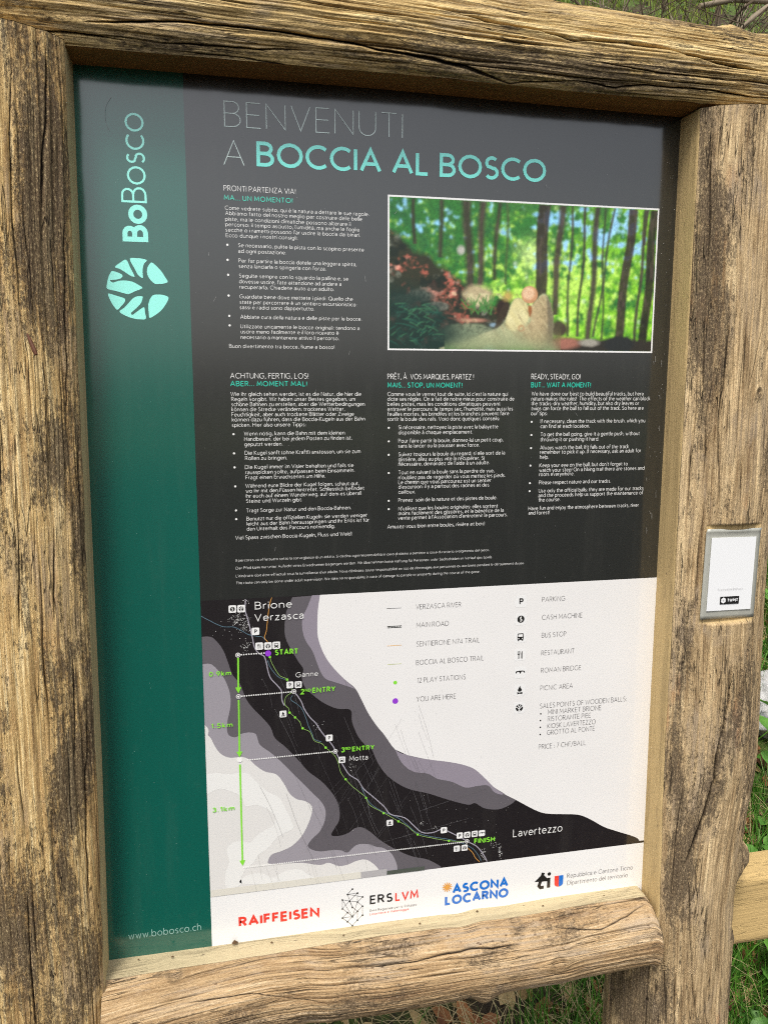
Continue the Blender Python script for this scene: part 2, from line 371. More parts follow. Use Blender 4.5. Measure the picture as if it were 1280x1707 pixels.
# traced from the sign: mm on the panel from its lower left corner; timbers in metres
BLOCKS = {'it': {'head': [('PRONTI PARTENZA VIA!',168.7,914.0,78.2,5.8,0.085, 'W'),('MA... UN MOMENTO!',168.7,904.3,74.8,5.5,0.15, 'T')], 'body': [('Come vedrete subito, qui è la natura a dettare le sue regole.',169.5,894.3,160.2,4.25,0.088, 'W'),('Abbiamo fatto del nostro meglio per costruire delle belle',169.7,888.7,152.1,4.25,0.088, 'W'),('piste, ma le condizioni climatiche possono alterare il',169.5,882.6,139.0,4.25,0.088, 'W'),("percorso: il tempo asciutto, l'umidità, ma anche le foglie", 169.5,877.0,149.2,4.25,0.088, 'W'),('secche o i rametti possono far uscire la boccia dai binari.',169.6,871.2,150.1,4.25,0.088, 'W'),('Ecco dunque i nostri consigli:',169.7,865.4,78.7,4.25,0.088, 'W'),('Se necessario, pulite la pista con lo scopino presente',182.7,855.3,141.1,4.25,0.088, 'W'),('ad ogni postazione.',182.8,849.1,52.8,4.25,0.088, 'W'),('Per far partire la boccia datele una leggera spinta,',182.7,838.9,132.4,4.25,0.088, 'W'),('senza lanciarla o spingerla con forza.',182.9,833.0,97.1,4.25,0.088, 'W'),('Seguite sempre con lo sguardo la pallina e, se',182.9,822.7,122.7,4.25,0.088, 'W'),('dovesse uscire, fate attenzione ad andare a',182.9,816.6,114.6,4.25,0.088, 'W'),('recuperarla. Chiedete aiuto a un adulto.',183.0,810.7,106.2,4.25,0.088, 'W'),('Guardate bene dove mettete i piedi. Quello che',182.9,800.3,127.9,4.25,0.088, 'W'),('state per percorrere è un sentiero escursionistico:',183.0,794.3,132.2,4.25,0.088, 'W'),('sassi e radici sono dappertutto.',182.9,788.6,83.5,4.25,0.088, 'W'),('Abbiate cura della natura e delle piste per le bocce.',183.2,778.2,137.8,4.25,0.088, 'W'),('Utilizzate unicamente le bocce originali: tendono a',183.1,767.8,135.3,4.25,0.088, 'W'),('uscire meno facilmente e il loro ricavato è',183.3,762.1,110.8,4.25,0.088, 'W'),('necessario a mantenere attivo il percorso.',183.1,756.0,111.3,4.25,0.088, 'W'),('Buon divertimento tra bocce, fiume e bosco!',170.1,746.0,118.9,4.25,0.088, 'W')], 'dots': [(171.1,857.4),(170.9,841.3),(171.1,825.3),(171.0,803.0),(171.2,781.0),(171.3,770.7)]}, 'de': {'head': [('ACHTUNG, FERTIG, LOS!',170.3,712.2,88.3,6.2,0.085, 'W'),('ABER... MOMENT MAL!',170.2,703.5,86.8,5.9,0.15, 'T')], 'body': [('Wie ihr gleich sehen werdet, ist es die Natur, die hier die',170.3,692.6,149.9,4.55,0.088, 'W'),('Regeln vorgibt. Wir haben unser Bestes gegeben, um',170.9,686.9,142.2,4.55,0.088, 'W'),('schöne Bahnen zu erstellen, aber die Wetterbedingungen',170.9,681.1,153.5,4.55,0.088, 'W'),('können die Strecke verändern: trockenes Wetter,',170.8,675.4,129.8,4.55,0.088, 'W'),('Feuchtigkeit, aber auch trockene Blätter oder Zweige',170.8,669.6,140.7,4.55,0.088, 'W'),('können dazu führen, dass die Boccia-Kugeln aus der Bahn',171.0,663.9,153.7,4.55,0.088, 'W'),('spicken. Hier also unsere Tipps:',170.8,657.8,84.1,4.55,0.088, 'W'),('Wenn nötig, kann die Bahn mit dem kleinen',184.2,647.8,116.3,4.55,0.088, 'W'),('Handbesen, der bei jedem Posten zu finden ist,',184.3,641.7,124.7,4.55,0.088, 'W'),('geputzt werden.',184.5,635.7,43.3,4.55,0.088, 'W'),('Die Kugel sanft (ohne Kraft!) anstossen, um sie zum',184.5,625.8,134.7,4.55,0.088, 'W'),('Rollen zu bringen.',184.7,619.7,48.0,4.55,0.088, 'W'),('Die Kugel immer im Visier behalten und falls sie',184.4,609.5,126.4,4.55,0.088, 'W'),('rausspicken sollte, aufpassen beim Einsammeln.',184.6,603.5,127.3,4.55,0.088, 'W'),('Fragt einen Erwachsenen um Hilfe.',184.7,597.5,92.4,4.55,0.088, 'W'),('Während eure Blicke der Kugel folgen, schaut gut,',184.5,587.8,132.7,4.55,0.088, 'W'),('wo ihr mit den Füssen hintretet. Schliesslich befindet',184.6,581.9,138.8,4.55,0.088, 'W'),('ihr euch auf einem Wanderweg, auf dem es überall',184.6,576.0,135.3,4.55,0.088, 'W'),('Steine und Wurzeln gibt.',184.7,570.1,64.9,4.55,0.088, 'W'),('Tragt Sorge zur Natur und den Boccia-Bahnen.',184.5,559.0,123.1,4.55,0.088, 'W'),('Benutzt nur die offiziellen Kugeln: sie werden weniger',184.7,549.3,142.3,4.55,0.088, 'W'),('leicht aus der Bahn herausspringen und ihr Erlös ist für',184.9,543.4,144.4,4.55,0.088, 'W'),('den Unterhalt des Parcours notwendig.',184.7,537.4,103.2,4.55,0.088, 'W'),('Viel Spass zwischen Boccia-Kugeln, Fluss und Wald!',171.3,527.4,136.9,4.55,0.088, 'W')], 'dots': [(172.4,649.6),(172.4,627.7),(172.6,611.6),(172.8,589.7),(172.9,561.7),(172.9,551.5)]}, 'fr': {'head': [('PRÊT, À  VOS MARQUES, PARTEZ !',351.5,711.9,105.8,6.4,0.085, 'W'),('MAIS... STOP, UN MOMENT!',351.5,702.1,91.6,6.1,0.15, 'T')], 'body': [("Comme vous le verrez tout de suite, ici c'est la nature qui", 351.5,692.4,149.4,4.73,0.088, 'W'),('dicte ses règles. On a fait de notre mieux pour construire de',351.5,686.7,157.9,4.73,0.088, 'W'),('belles pistes, mais les conditions climatiques peuvent',351.5,680.8,140.0,4.73,0.088, 'W'),("entraver le parcours: le temps sec, l'humidité, mais aussi les", 351.5,674.8,156.4,4.73,0.088, 'W'),('feuilles mortes, les brindilles et les branches peuvent faire',351.6,669.1,151.5,4.73,0.088, 'W'),('sortir la boule des rails. Voici donc quelques conseils:',351.6,663.1,139.5,4.73,0.088, 'W'),('Si nécessaire, nettoyez la piste avec la balayette',364.8,653.3,124.6,4.73,0.088, 'W'),('disponible à chaque emplacement.',364.9,647.2,92.2,4.73,0.088, 'W'),('Pour faire partir la boule, donnez-lui un petit coup,',364.9,637.3,131.4,4.73,0.088, 'W'),('sans la lancer ou la pousser avec force.',364.9,631.3,101.1,4.73,0.088, 'W'),('Suivez toujours la boule du regard; si elle sort de la',365.0,621.2,134.0,4.73,0.088, 'W'),('glissière, allez au plus vite la récupérer. Si',365.0,615.2,107.6,4.73,0.088, 'W'),("nécessaire, demandez de l'aide à un adulte.", 365.0,609.6,114.5,4.73,0.088, 'W'),('Tout en suivant la boule sans la perdre de vue,',365.1,599.5,120.7,4.73,0.088, 'W'),("n'oubliez pas de regarder où vous mettez les pieds.", 365.1,593.4,135.0,4.73,0.088, 'W'),('Le chemin que vous parcourez est un sentier',365.1,587.7,116.9,4.73,0.088, 'W'),("d'excursion: il y a partout des racines et des", 365.1,582.1,114.3,4.73,0.088, 'W'),('cailloux.',365.2,576.0,21.0,4.73,0.088, 'W'),('Prenez  soin de la nature et des pistes de boule.',365.2,566.0,124.9,4.73,0.088, 'W'),("N'utilisez que les boules originales: elles sortent", 365.3,555.7,126.1,4.73,0.088, 'W'),('moins facilement des glissières, et le bénéfice de la',365.3,550.0,133.9,4.73,0.088, 'W'),("vente permet à l'Association d'entretenir le parcours.", 364.9,544.3,139.1,4.73,0.088, 'W'),('Amusez-vous bien entre boules, rivière et bois!',351.8,534.0,123.0,4.73,0.088, 'W')], 'dots': [(353.2,655.1),(353.2,639.1),(353.2,623.1),(353.3,601.4),(353.4,567.9),(353.4,557.8)]}, 'en': {'head': [('READY, STEADY, GO!',530.7,712.5,64.2,6.6,0.085, 'W'),('BUT... WAIT A MOMENT!',530.7,702.6,78.7,6.4,0.15, 'T')], 'body': [('We have done our best to build beautiful tracks, but here',531.6,692.7,150.2,4.9,0.088, 'W'),('nature makes the rules!  The effects of the weather can block',531.5,686.7,159.5,4.9,0.088, 'W'),('the tracks: dry weather, humidity, but also dry leaves or',531.5,680.9,144.4,4.9,0.088, 'W'),('twigs can force the ball to fall out of the track. So here are',531.7,674.9,151.0,4.9,0.088, 'W'),('our tips:',531.3,668.8,21.8,4.9,0.088, 'W'),('If necessary, clean the track with the brush, which you',544.3,659.1,141.2,4.9,0.088, 'W'),('can find at each location.',544.5,653.0,65.5,4.9,0.088, 'W'),('To get the ball going, give it a gentle push, without',544.8,643.0,133.9,4.9,0.088, 'W'),('throwing it or pushing it hard.',544.7,636.7,78.4,4.9,0.088, 'W'),('Always watch the ball; ifit falls out of the track',544.8,626.6,119.7,4.9,0.088, 'W'),('remember to pick it up. If necessary, ask an adult for',544.6,621.1,137.4,4.9,0.088, 'W'),('help.',544.8,615.0,11.7,4.9,0.088, 'W'),("Keep your eye on the ball, but don't forget to", 544.7,604.6,119.4,4.9,0.088, 'W'),('watch your step! On a hiking trail there are stones and',544.6,598.6,143.1,4.9,0.088, 'W'),('roots everywhere.',544.4,593.5,47.1,4.9,0.088, 'W'),('Please respect nature and our tracks.',544.6,583.1,97.3,4.9,0.088, 'W'),('Use only the official balls: they are made for our tracks',544.6,572.8,143.3,4.9,0.088, 'W'),('and the proceeds help us support the maintenance of',544.6,567.0,143.1,4.9,0.088, 'W'),('the course.',544.7,561.4,29.0,4.9,0.088, 'W'),('Have fun and enjoy the atmosphere between tracks, river',531.7,551.0,150.8,4.9,0.088, 'W'),('and forest!',531.9,545.2,28.2,4.9,0.088, 'W')], 'dots': [(532.7,660.9),(532.9,644.8),(532.8,628.6),(532.8,606.9),(532.7,585.1),(532.7,575.0)]}}
NOTE = [('Il percorso va effettuato sotto la sorveglianza di un adulto. Si declina ogni responsabilità in caso di danno a persone o cose durante lo svolgimento del gioco.',171.3,501.2,310.3,3.1,0.075, 'W'),('Der Pfad kann nur unter Aufsicht eines Erwachsenen begangen werden. Wir übernehmen keine Haftung für Personen- oder Sachschäden im Verlauf des Spiels.',171.1,492.0,314.6,3.2,0.075, 'W'),("L'itinéraire doit être effectué sous la surveillance d'un adulte. Nous déclinons toute responsabilité en cas de dommages aux personnes ou aux biens pendant le déroulement du jeu.", 170.9,482.5,357.2,3.2,0.075, 'W'),('The route can only be done under adult supervision. We take no responsibility in case of damage to people or property during the course of the game.',170.7,474.2,299.1,3.2,0.075, 'W')]
HEAD = [('BENVENUTI',171.1,980.2,197.4,26.2,0.035, 'P'),('A',169.3,940.8,22.5,25.9,0.035, 'P'),('BOCCIA AL BOSCO',204.8,941.5,337.0,25.5,0.15, 'T2')]
WORDMARK = [('Bo',87.2,856.9,38.4,25.9,0.2),('Bosco',87.4,897.1,90.6,25.9,0.085),0.738]
WEB = ('www.bobosco.ch',31.2,38.3,86.2,9.5,0.085, 'P2')
EMBLEM = [[(63.6,837.8),(67.7,829.3),(71.5,821.3),(70.0,820.5),(66.7,821.8),(60.7,825.7),(56.8,828.0),(51.8,830.1),(57.1,834.5)],[(67.4,838.9),(74.2,839.9),(79.7,839.6),(85.1,838.1),(82.2,834.6),(80.5,829.7),(80.1,824.9),(80.2,819.7),(78.2,820.0),(74.9,823.0),(72.4,828.1)],[(90.1,835.9),(94.5,832.6),(99.8,826.9),(103.7,820.7),(106.1,816.0),(102.0,814.1),(97.2,813.5),(92.7,813.6),(89.0,816.5),(85.8,820.9),(84.7,825.7),(85.5,830.6),(87.7,834.1)],[(48.6,825.7),(53.9,824.5),(58.2,822.5),(59.1,820.8),(57.7,818.7),(54.2,817.3),(50.2,816.6),(46.4,816.2),(46.4,815.1),(49.0,813.7),(51.4,814.5),(56.2,815.8),(61.0,816.2),(66.4,815.7),(71.1,814.3),(75.1,812.0),(78.5,810.0),(79.2,808.9),(77.7,807.7),(72.8,805.7),(66.5,802.8),(63.8,802.0),(57.7,803.3),(50.3,805.2),(42.6,807.2),(42.9,812.9),(44.5,819.1),(46.8,823.6)],[(43.4,801.9),(49.4,800.7),(56.1,798.7),(59.8,797.5),(60.7,795.7),(60.0,793.3),(56.4,789.1),(52.1,785.2),(48.2,789.6),(45.1,795.7)],[(54.4,783.1),(59.7,787.8),(65.5,794.1),(69.0,797.7),(73.2,799.8),(78.0,800.1),(79.2,799.3),(78.6,796.5),(77.1,793.0),(74.2,789.5),(69.9,785.5),(66.7,782.7),(66.3,781.3),(66.9,780.3),(68.6,780.6),(73.3,784.2),(80.0,788.4),(80.8,783.3),(81.5,776.3),(75.6,775.5),(69.5,776.1),(62.0,778.4)],[(90.5,801.6),(95.4,802.3),(101.6,801.8),(106.3,799.2),(104.0,793.6),(99.6,787.2),(93.2,781.5),(85.7,777.3),(84.9,782.0),(84.6,788.3),(85.2,793.2),(87.6,798.8)]]
STRIPE_X = 129.4
PHOTO = (351.5,690.5999999999999,745.5,918.8)
MAP_Z = (81.1,456.4,89.8)
VIS = ((21.1,1026.6),(5.6,12.6),(714.2,10.0),(715.5,1026.0))
R_BLACK = [(236.2,455.2),(229.1,438.7),(226.5,420.9),(227.6,404.7),(235.2,387.9),(243.7,372.7),(248.0,365.1),(246.1,354.2),(250.4,341.0),(260.9,329.9),(273.3,319.6),(289.4,311.3),(305.8,308.4),(307.5,293.1),(314.8,273.4),(325.8,259.0),(332.4,253.9),(339.9,236.0),(353.5,215.7),(378.0,197.3),(406.0,187.2),(434.3,175.1),(459.8,165.7),(469.4,166.9),(482.4,158.2),(501.9,154.4),(518.1,159.2),(526.1,164.9)]
R_WHITE = [(269.3,456.2),(266.5,436.6),(265.7,409.5),(268.7,394.7),(275.6,377.8),(286.2,362.3),(298.7,348.3),(311.3,336.1),(318.6,322.4),(327.7,302.7),(338.8,284.6),(348.1,272.3),(362.5,251.0),(377.8,242.3),(402.4,234.5),(433.6,227.3),(452.5,221.5),(468.5,213.5),(484.8,197.2),(494.7,186.4),(507.9,176.1),(526.1,164.9),(551.3,148.8),(568.2,141.1),(591.8,137.4),(615.6,133.7),(633.1,125.2),(654.4,111.4),(675.7,102.0),(693.6,94.6),(704.5,89.1),(708.2,84.5)]
R_MIDA = [(259.7,456.3),(253.4,440.9),(247.7,428.7),(247.8,414.2),(251.1,401.3),(259.8,386.2),(264.9,371.2),(270.1,357.9),(276.3,350.0),(289.7,344.4),(311.3,335.2),(298.7,348.3),(286.2,362.3),(275.6,377.8),(268.7,394.7),(265.7,409.5),(266.5,436.6),(269.3,456.2)]
R_MIDB = [(362.5,251.0),(367.1,239.6),(374.8,227.8),(387.1,218.6),(405.7,214.1),(418.2,205.8),(437.1,200.0),(456.2,189.8),(472.2,190.4),(486.6,189.5),(494.9,179.8),(504.7,174.8),(509.5,175.6),(494.7,186.4),(484.8,197.2),(468.5,213.5),(452.5,221.5),(433.6,227.3),(402.4,234.5),(377.8,242.3)]
L_DARK = [(129.2,413.2),(140.1,412.5),(148.2,404.5),(154.6,393.4),(159.3,378.8),(164.0,364.0),(172.2,352.6),(178.6,333.8),(187.0,320.3),(197.1,308.4),(207.3,294.5),(212.3,280.4),(224.5,268.0),(238.4,251.5),(252.5,233.0),(266.9,220.0),(277.7,207.3),(286.7,192.7),(291.2,176.6),(290.2,163.0),(284.6,153.8),(280.5,144.5),(291.9,142.7),(303.1,145.7),(310.6,150.7),(320.0,150.6),(331.2,142.3),(342.6,130.9),(353.7,122.0),(366.1,113.3),(384.8,102.7),(406.9,95.0),(424.4,83.1)]
L_MID = [(128.2,379.6),(139.1,379.3),(148.9,368.8),(155.3,357.5),(160.0,342.6),(160.5,326.2),(156.6,308.3),(155.4,297.4),(157.7,288.9),(165.4,285.8),(172.4,289.4),(181.1,290.4),(188.9,288.1),(191.3,282.3),(194.6,272.7),(206.7,262.2),(220.6,247.6),(232.8,233.1),(245.2,218.5),(257.6,203.7),(268.4,190.9),(273.4,178.6),(272.2,165.1),(266.2,152.1),(256.9,143.4),(250.4,134.4),(256.7,127.7),(267.7,124.3),(282.5,124.4),(293.7,122.1),(301.1,118.5),(308.6,125.1),(316.1,128.2),(329.3,126.2),(338.8,121.4),(347.6,118.9),(358.4,109.4),(364.6,95.5),(366.2,84.8)]
L_LIGHT = [(125.9,306.4),(130.9,303.2),(134.1,297.5),(133.1,291.4),(136.3,287.4),(141.1,275.9),(147.7,266.1),(157.9,260.4),(171.7,260.0),(180.3,256.3),(188.8,247.1),(199.2,238.5),(213.2,233.2),(221.9,220.9),(228.8,206.8),(237.7,198.1),(248.4,194.1),(256.5,186.4),(255.5,174.8),(249.8,159.9),(242.4,147.2),(231.3,136.8),(218.6,131.5),(205.9,128.2),(201.3,121.0),(202.4,116.0),(221.9,114.0),(243.7,112.0),(258.3,107.7),(267.5,106.1),(276.8,107.7),(289.8,101.6),(301.0,102.1),(312.3,105.7),(323.6,106.2),(333.1,100.0),(340.7,90.9),(342.6,84.6)]
L_PALE = [(124.6,239.6),(132.4,241.6),(141.9,242.5),(153.8,239.4),(176.4,238.9),(188.4,226.4),(202.2,211.6),(216.2,202.4),(223.1,188.2),(230.1,172.0),(232.6,160.0),(222.6,155.4),(211.7,149.0),(200.7,136.7),(189.8,130.3),(182.5,119.5),(173.4,112.9),(167.8,101.9),(166.7,92.3),(149.8,90.7),(148.5,108.4),(153.4,125.3),(151.2,141.0),(158.4,149.7),(169.0,150.3),(179.5,147.1),(186.8,153.9),(195.8,160.6),(208.4,166.8),(210.4,178.1),(201.7,188.7),(187.7,196.1),(175.4,195.5),(172.1,205.4),(163.6,213.9),(144.7,221.6),(123.9,216.4)]
L_PALE2 = [(167.6,94.1),(173.2,103.2),(191.1,104.7),(207.1,96.7),(221.7,103.6),(239.9,103.2),(250.8,94.8),(258.1,86.8),(214.2,87.8)]
MAPTEXT = [('Brione',191.9,443.1,43.8,9.1,0.1, 'W'),('Verzasca',191.1,428.5,58.3,9.1,0.1, 'W'),('START',214.3,385.2,27.9,7.0,0.2, 'G'),('Ganne',238.6,355.7,27.4,6.3,0.09, 'W'),('2',244.1,333.7,4.9,6.8,0.2, 'G'),('ND',249.8,336.7,7.1,3.6,0.2, 'G'),('ENTRY',258.6,334.4,28.3,6.7,0.2, 'G'),('0.9km',136.4,364.3,25.9,5.9,0.18, 'G'),('1.5km',137.0,299.6,25.3,6.0,0.18, 'G'),('3.1km',135.2,192.5,26.6,6.2,0.18, 'G'),('Motta',303.6,241.8,23.6,6.8,0.09, 'W'),('3',293.2,254.3,5.0,6.6,0.2, 'G'),('RD',298.5,257.1,7.0,3.6,0.2, 'G'),('ENTRY',307.3,254.3,28.3,6.3,0.2, 'G'),('Lavertezzo',522.6,113.0,70.1,11.2,0.09, 'W'),('FINISH',468.9,110.3,28.5,7.2,0.2, 'G')]
MAPICONS = [('cash',165.8,445.0,9.5),('ball',175.9,444.9,9.5),('P',192.0,416.3,9.5),('fork',195.9,397.8,9.5),('ball',206.2,397.4,9.5),('bus',216.2,397.5,9.5),('P',231.6,346.8,9),('bus',241.6,346.4,9),('fire',222.7,310.6,9),('P',278.8,274.7,9),('bus',294.4,244.5,9),('fire',355.5,153.1,8.5),('P',427.3,134.5,8.5),('P',449.0,124.3,8.5),('ball',459.0,124.1,8.5),('bus',469.3,124.2,8.5),('bridge',479.3,124.0,8.5),('fork',445.2,106.3,8.5),('ball',455.8,106.3,8.5)]
RINGS = [(170.7,388.4),(170.1,336.9),(236.2,338.0),(286.3,256.4),(169.5,256.5),(459.1,114.8)]
PURPLE = (206.2,388.1)
ARROWS = [[(170.8,385.1),(170.1,340.9)],[(170.2,332.7),(169.4,259.8)],[(169.7,250.9),(169.6,117.7)]]
DOTTED = [[(174.8,388.6),(201.4,388.8)],[(174.4,337.1),(232.3,337.8)],[(179.4,255.5),(282.1,256.4)],[(171.3,115.1),(454.3,114.4)]]
RIVER = [[(129.2,438.5),(139.0,432.5),(147.2,427.6),(155.5,423.9),(167.2,422.8),(177.2,416.9),(183.9,412.5),(192.4,410.2),(200.1,408.6),(202.9,404.5)],[(234.3,333.0),(232.5,327.6),(241.2,320.4),(246.4,313.4),(250.7,301.9),(253.3,292.3),(257.6,282.5),(260.2,274.7),(269.2,270.1)],[(318.8,205.2),(329.3,183.6),(344.4,170.7),(365.9,158.6),(378.3,147.5),(390.8,135.3),(409.7,127.5),(441.5,118.0),(464.1,105.9),(474.0,94.7),(479.1,84.7)],[(205.5,379.1),(208.8,369.8),(217.2,358.2),(225.9,353.9)]]
ORANGE = [[(211.8,456.5),(208.5,445.2),(206.5,429.3),(204.5,415.1),(202.3,408.1),(205.1,403.4),(208.5,398.7)],[(460.9,104.6),(467.5,97.2),(470.9,90.1),(476.8,83.6)]]
ROAD = [[(181.5,455.5),(180.4,443.3),(183.5,430.7),(185.8,419.9),(188.1,409.0),(190.4,396.3),(195.4,388.8),(201.3,384.8),(203.7,377.4),(205.3,368.2),(208.5,357.0),(216.2,347.3),(221.3,339.6),(221.6,328.5),(224.5,320.9)],[(237.9,335.5),(241.4,330.6),(245.7,322.8),(248.2,315.2),(255.2,303.4),(262.3,295.2),(269.3,283.3),(276.5,273.2),(283.6,263.0),(289.0,250.4),(296.2,236.2),(303.5,223.9),(314.6,215.0),(322.0,202.5),(333.2,191.5),(348.2,176.0),(356.7,164.5),(375.2,157.5),(387.6,144.8),(398.6,134.4),(412.8,132.6),(425.4,135.4),(441.4,126.9),(456.9,116.8)],[(462.4,112.8),(473.8,104.7),(483.9,90.1),(487.3,82.3)]]
TRAIL = [[(208.2,383.4),(210.6,375.1),(219.0,359.9),(227.7,354.1),(234.4,339.4)],[(233.5,336.8),(226.4,331.8),(225.0,322.7),(229.7,316.7),(230.5,312.0),(237.1,304.9),(242.7,298.8),(246.1,290.1),(255.0,284.6),(260.2,272.8),(269.2,268.2),(274.2,262.4),(285.4,250.7),(289.8,240.7),(292.5,228.9),(298.9,218.2),(307.1,208.0),(316.4,199.2),(324.7,190.5),(329.4,180.1),(347.3,167.8),(366.9,153.7),(378.3,145.9),(392.4,132.5),(409.7,125.8),(434.5,118.5),(455.9,114.9)]]
STATIONS = [(208.2,383.4),(228.2,353.7),(230.5,311.6),(237.1,304.9),(246.1,290.1),(274.2,262.4),(298.9,218.2),(324.8,190.4),(347.5,167.2),(366.9,153.7),(392.4,132.5),(434.5,118.5)]
VILLAGE = [(179.9,456.5,6,9,25),(173.4,432.2,13,8,70),(180.7,422.0,8,7,30),(181.0,398.8,9,9,22),(163.8,419.5,22,10,16),(482.2,93.6,4,10,26),(505.0,94.1,5,11,34),(397.6,147.5,4,5,9),(496.6,105.2,12,5,10),(415.9,139.8,3,3,5),(264.0,289.4,8,10,8),(307.2,233.2,9,6,8)]
LEGTEXT = [('VERZASCA RIVER',387.8,431.7,58.3,6.4,0.075, 'K2'),('MAIN ROAD',388.6,408.4,41.7,6.4,0.075, 'K2'),('SENTIERONE N74 TRAIL',388.7,384.1,82.7,6.5,0.075, 'K2'),('BOCCIA AL BOSCO TRAIL',388.6,360.0,88.5,6.6,0.075, 'K2'),('12 PLAY STATIONS',390.3,336.7,63.3,6.6,0.075, 'K2'),('YOU ARE HERE',389.4,312.1,51.9,6.7,0.075, 'K2'),('PARKING',553.6,432.0,31.5,6.5,0.075, 'K2'),('CASH MACHINE',554.3,408.4,55.6,6.5,0.075, 'K2'),('BUS STOP',554.6,384.6,34.0,6.6,0.075, 'K2'),('RESTAURANT',554.9,361.0,45.8,6.6,0.075, 'K2'),('ROMAN BRIDGE',555.3,337.5,55.8,6.6,0.075, 'K2'),('PICNIC AREA',555.2,313.6,45.2,6.7,0.075, 'K2'),('SALES POINTS OF WOODEN BALLS:',555.2,289.1,123.1,6.8,0.075, 'K2'),('MINI MARKET BRIONE',566.5,279.8,75.7,6.8,0.075, 'K2'),('RISTORANTE PIEE',566.5,270.4,61.1,6.8,0.075, 'K2'),('KIOSK LAVERTEZZO',566.6,260.8,68.4,6.8,0.075, 'K2'),('GROTTO AL PONTE',566.3,251.5,67.9,6.9,0.075, 'K2'),('PRICE : 7 CHF/BALL',555.3,232.8,66.5,6.8,0.075, 'K2')]
LEGDOTS = [(556.8,281.8),(556.7,272.6),(556.8,263.2),(557.0,253.4)]
LEGICONS = [('P',525.4,434.4,17.5),('cash',525.6,411.1,17.5),('bus',525.8,387.6,17.5),('fork',526.1,363.9,17.5),('bridge',526.8,340.1,17.5),('fire',526.8,316.5,17.5),('ball',526.8,292.5,17.5)]
LEGLINES = [[(351.1,434.8),(369.2,434.7)],[(351.9,411.2),(369.9,411.1)],[(351.5,387.3),(370.0,387.3)],[(352.0,363.4),(370.1,363.3)]]
LEGCIRC = [(362.1,339.4),(362.3,315.3)]
LOGOS = {'bank': [('RAIFFEISEN',162.9,35.3,101.3,13.5,0.23, 'RED')], 'ers': [('ERS',329.6,42.7,30.1,12.2,0.17, 'K'),('LVM',363.1,42.4,31.2,12.4,0.17, 'RED'),('Ente Regionale per lo Sviluppo',329.6,32.2,62.5,3.2,0.11, 'K2'),('Locarnese e Vallemaggia',329.5,27.2,51.8,3.2,0.11, 'RED')], 'al': [('ASCONA',440.3,42.1,78.0,13.4,0.24, 'BLU'),('LOCARNO',430.3,26.8,88.4,13.4,0.24, 'BLU')], 'ti': [('Repubblica e Cantone Ticino',602.7,42.9,97.6,6.4,0.07, 'K2'),('Dipartimento del territorio',603.1,32.3,90.0,6.4,0.07, 'K2')]}
NET = [(306.9,67.6),(300.5,60.9),(313.5,61.0),(320.1,54.7),(293.9,54.1),(303.1,51.2),(313.4,48.5),(293.8,41.8),(320.0,41.6),(306.8,41.9),(300.4,35.5),(313.4,35.5),(293.8,28.8),(306.7,28.8),(320.0,29.0),(300.3,22.6),(313.3,22.9),(306.7,16.2)]
SUN = (433.2,52.7)
TI = [(555.6,43.4),(568.9,53.8),(569.6,31.4),(563.1,32.3),(562.7,43.0),(573.1,30.9),(578.7,49.6),(575.1,53.5)]
SHIELD = [(584.4,48.2),(597.1,47.7),(597.5,35.4),(591.6,31.9),(584.9,36.3)]
LP_CRACKS = [([(1.8204,-0.1394),(1.7955,-0.1388),(1.7505,-0.1413),(1.7203,-0.1452),(1.6631,-0.1491)],0.0016,0.006),([(1.6782,-0.1315),(1.6345,-0.1328),(1.5849,-0.1345),(1.5246,-0.1361),(1.4577,-0.1398)],0.0012,0.004),([(1.3589,-0.1549),(1.315,-0.1573),(1.259,-0.1587)],0.0014,0.004),([(1.1665,-0.1354),(1.146,-0.1365),(1.0208,-0.1423),(0.9338,-0.1449)],0.0014,0.005),([(0.9701,-0.2021),(0.9554,-0.2018),(0.8769,-0.204),(0.7831,-0.2034)],0.0014,0.005),([(1.4675,-0.1963),(1.4323,-0.1975),(1.3846,-0.1983)],0.0016,0.005),([(1.366,-0.1855),(1.3109,-0.1878),(1.2483,-0.1905)],0.0013,0.004),([(1.4671,-0.1297),(1.4131,-0.1314),(1.3457,-0.1326)],0.0013,0.004),([(1.2196,-0.1451),(1.1543,-0.1468),(1.0877,-0.1509)],0.0012,0.003),([(1.7985,-0.1657),(1.7353,-0.1707),(1.6762,-0.1723)],0.0011,0.003)]
RP_CRACKS = [([(1.1518,0.6425),(1.1384,0.6418),(1.1066,0.6416),(1.0644,0.636),(1.0292,0.6291),(0.9973,0.6287),(0.9771,0.6241),(0.9472,0.6166),(0.9066,0.6054),(0.8741,0.5953)],0.003,0.011),([(0.8605,0.6014),(0.8439,0.6043),(0.7766,0.6086),(0.6505,0.6222)],0.0013,0.005),([(1.5684,0.6509),(1.5163,0.6429),(1.49,0.6368)],0.0014,0.004),([(1.5878,0.6101),(1.5077,0.608),(1.4551,0.6022)],0.0013,0.004),([(1.8143,0.6232),(1.7365,0.6263),(1.6699,0.6252)],0.0012,0.004),([(0.7264,0.5182),(0.7089,0.5182),(0.619,0.5237)],0.003,0.008),([(0.7005,0.6198),(0.6778,0.6213),(0.6502,0.6241)],0.0025,0.005),([(0.7513,0.5803),(0.7069,0.5821),(0.625,0.5879)],0.0012,0.004),([(1.4178,0.635),(1.3663,0.6381),(1.3291,0.6385)],0.001,0.003),([(1.4472,0.606),(1.4183,0.6072),(1.3448,0.6125)],0.001,0.003),([(0.8402,0.5636),(0.7886,0.5641),(0.7363,0.5645)],0.001,0.003),([(1.7975,0.5626),(1.7591,0.5629),(1.7137,0.5645)],0.001,0.003)]
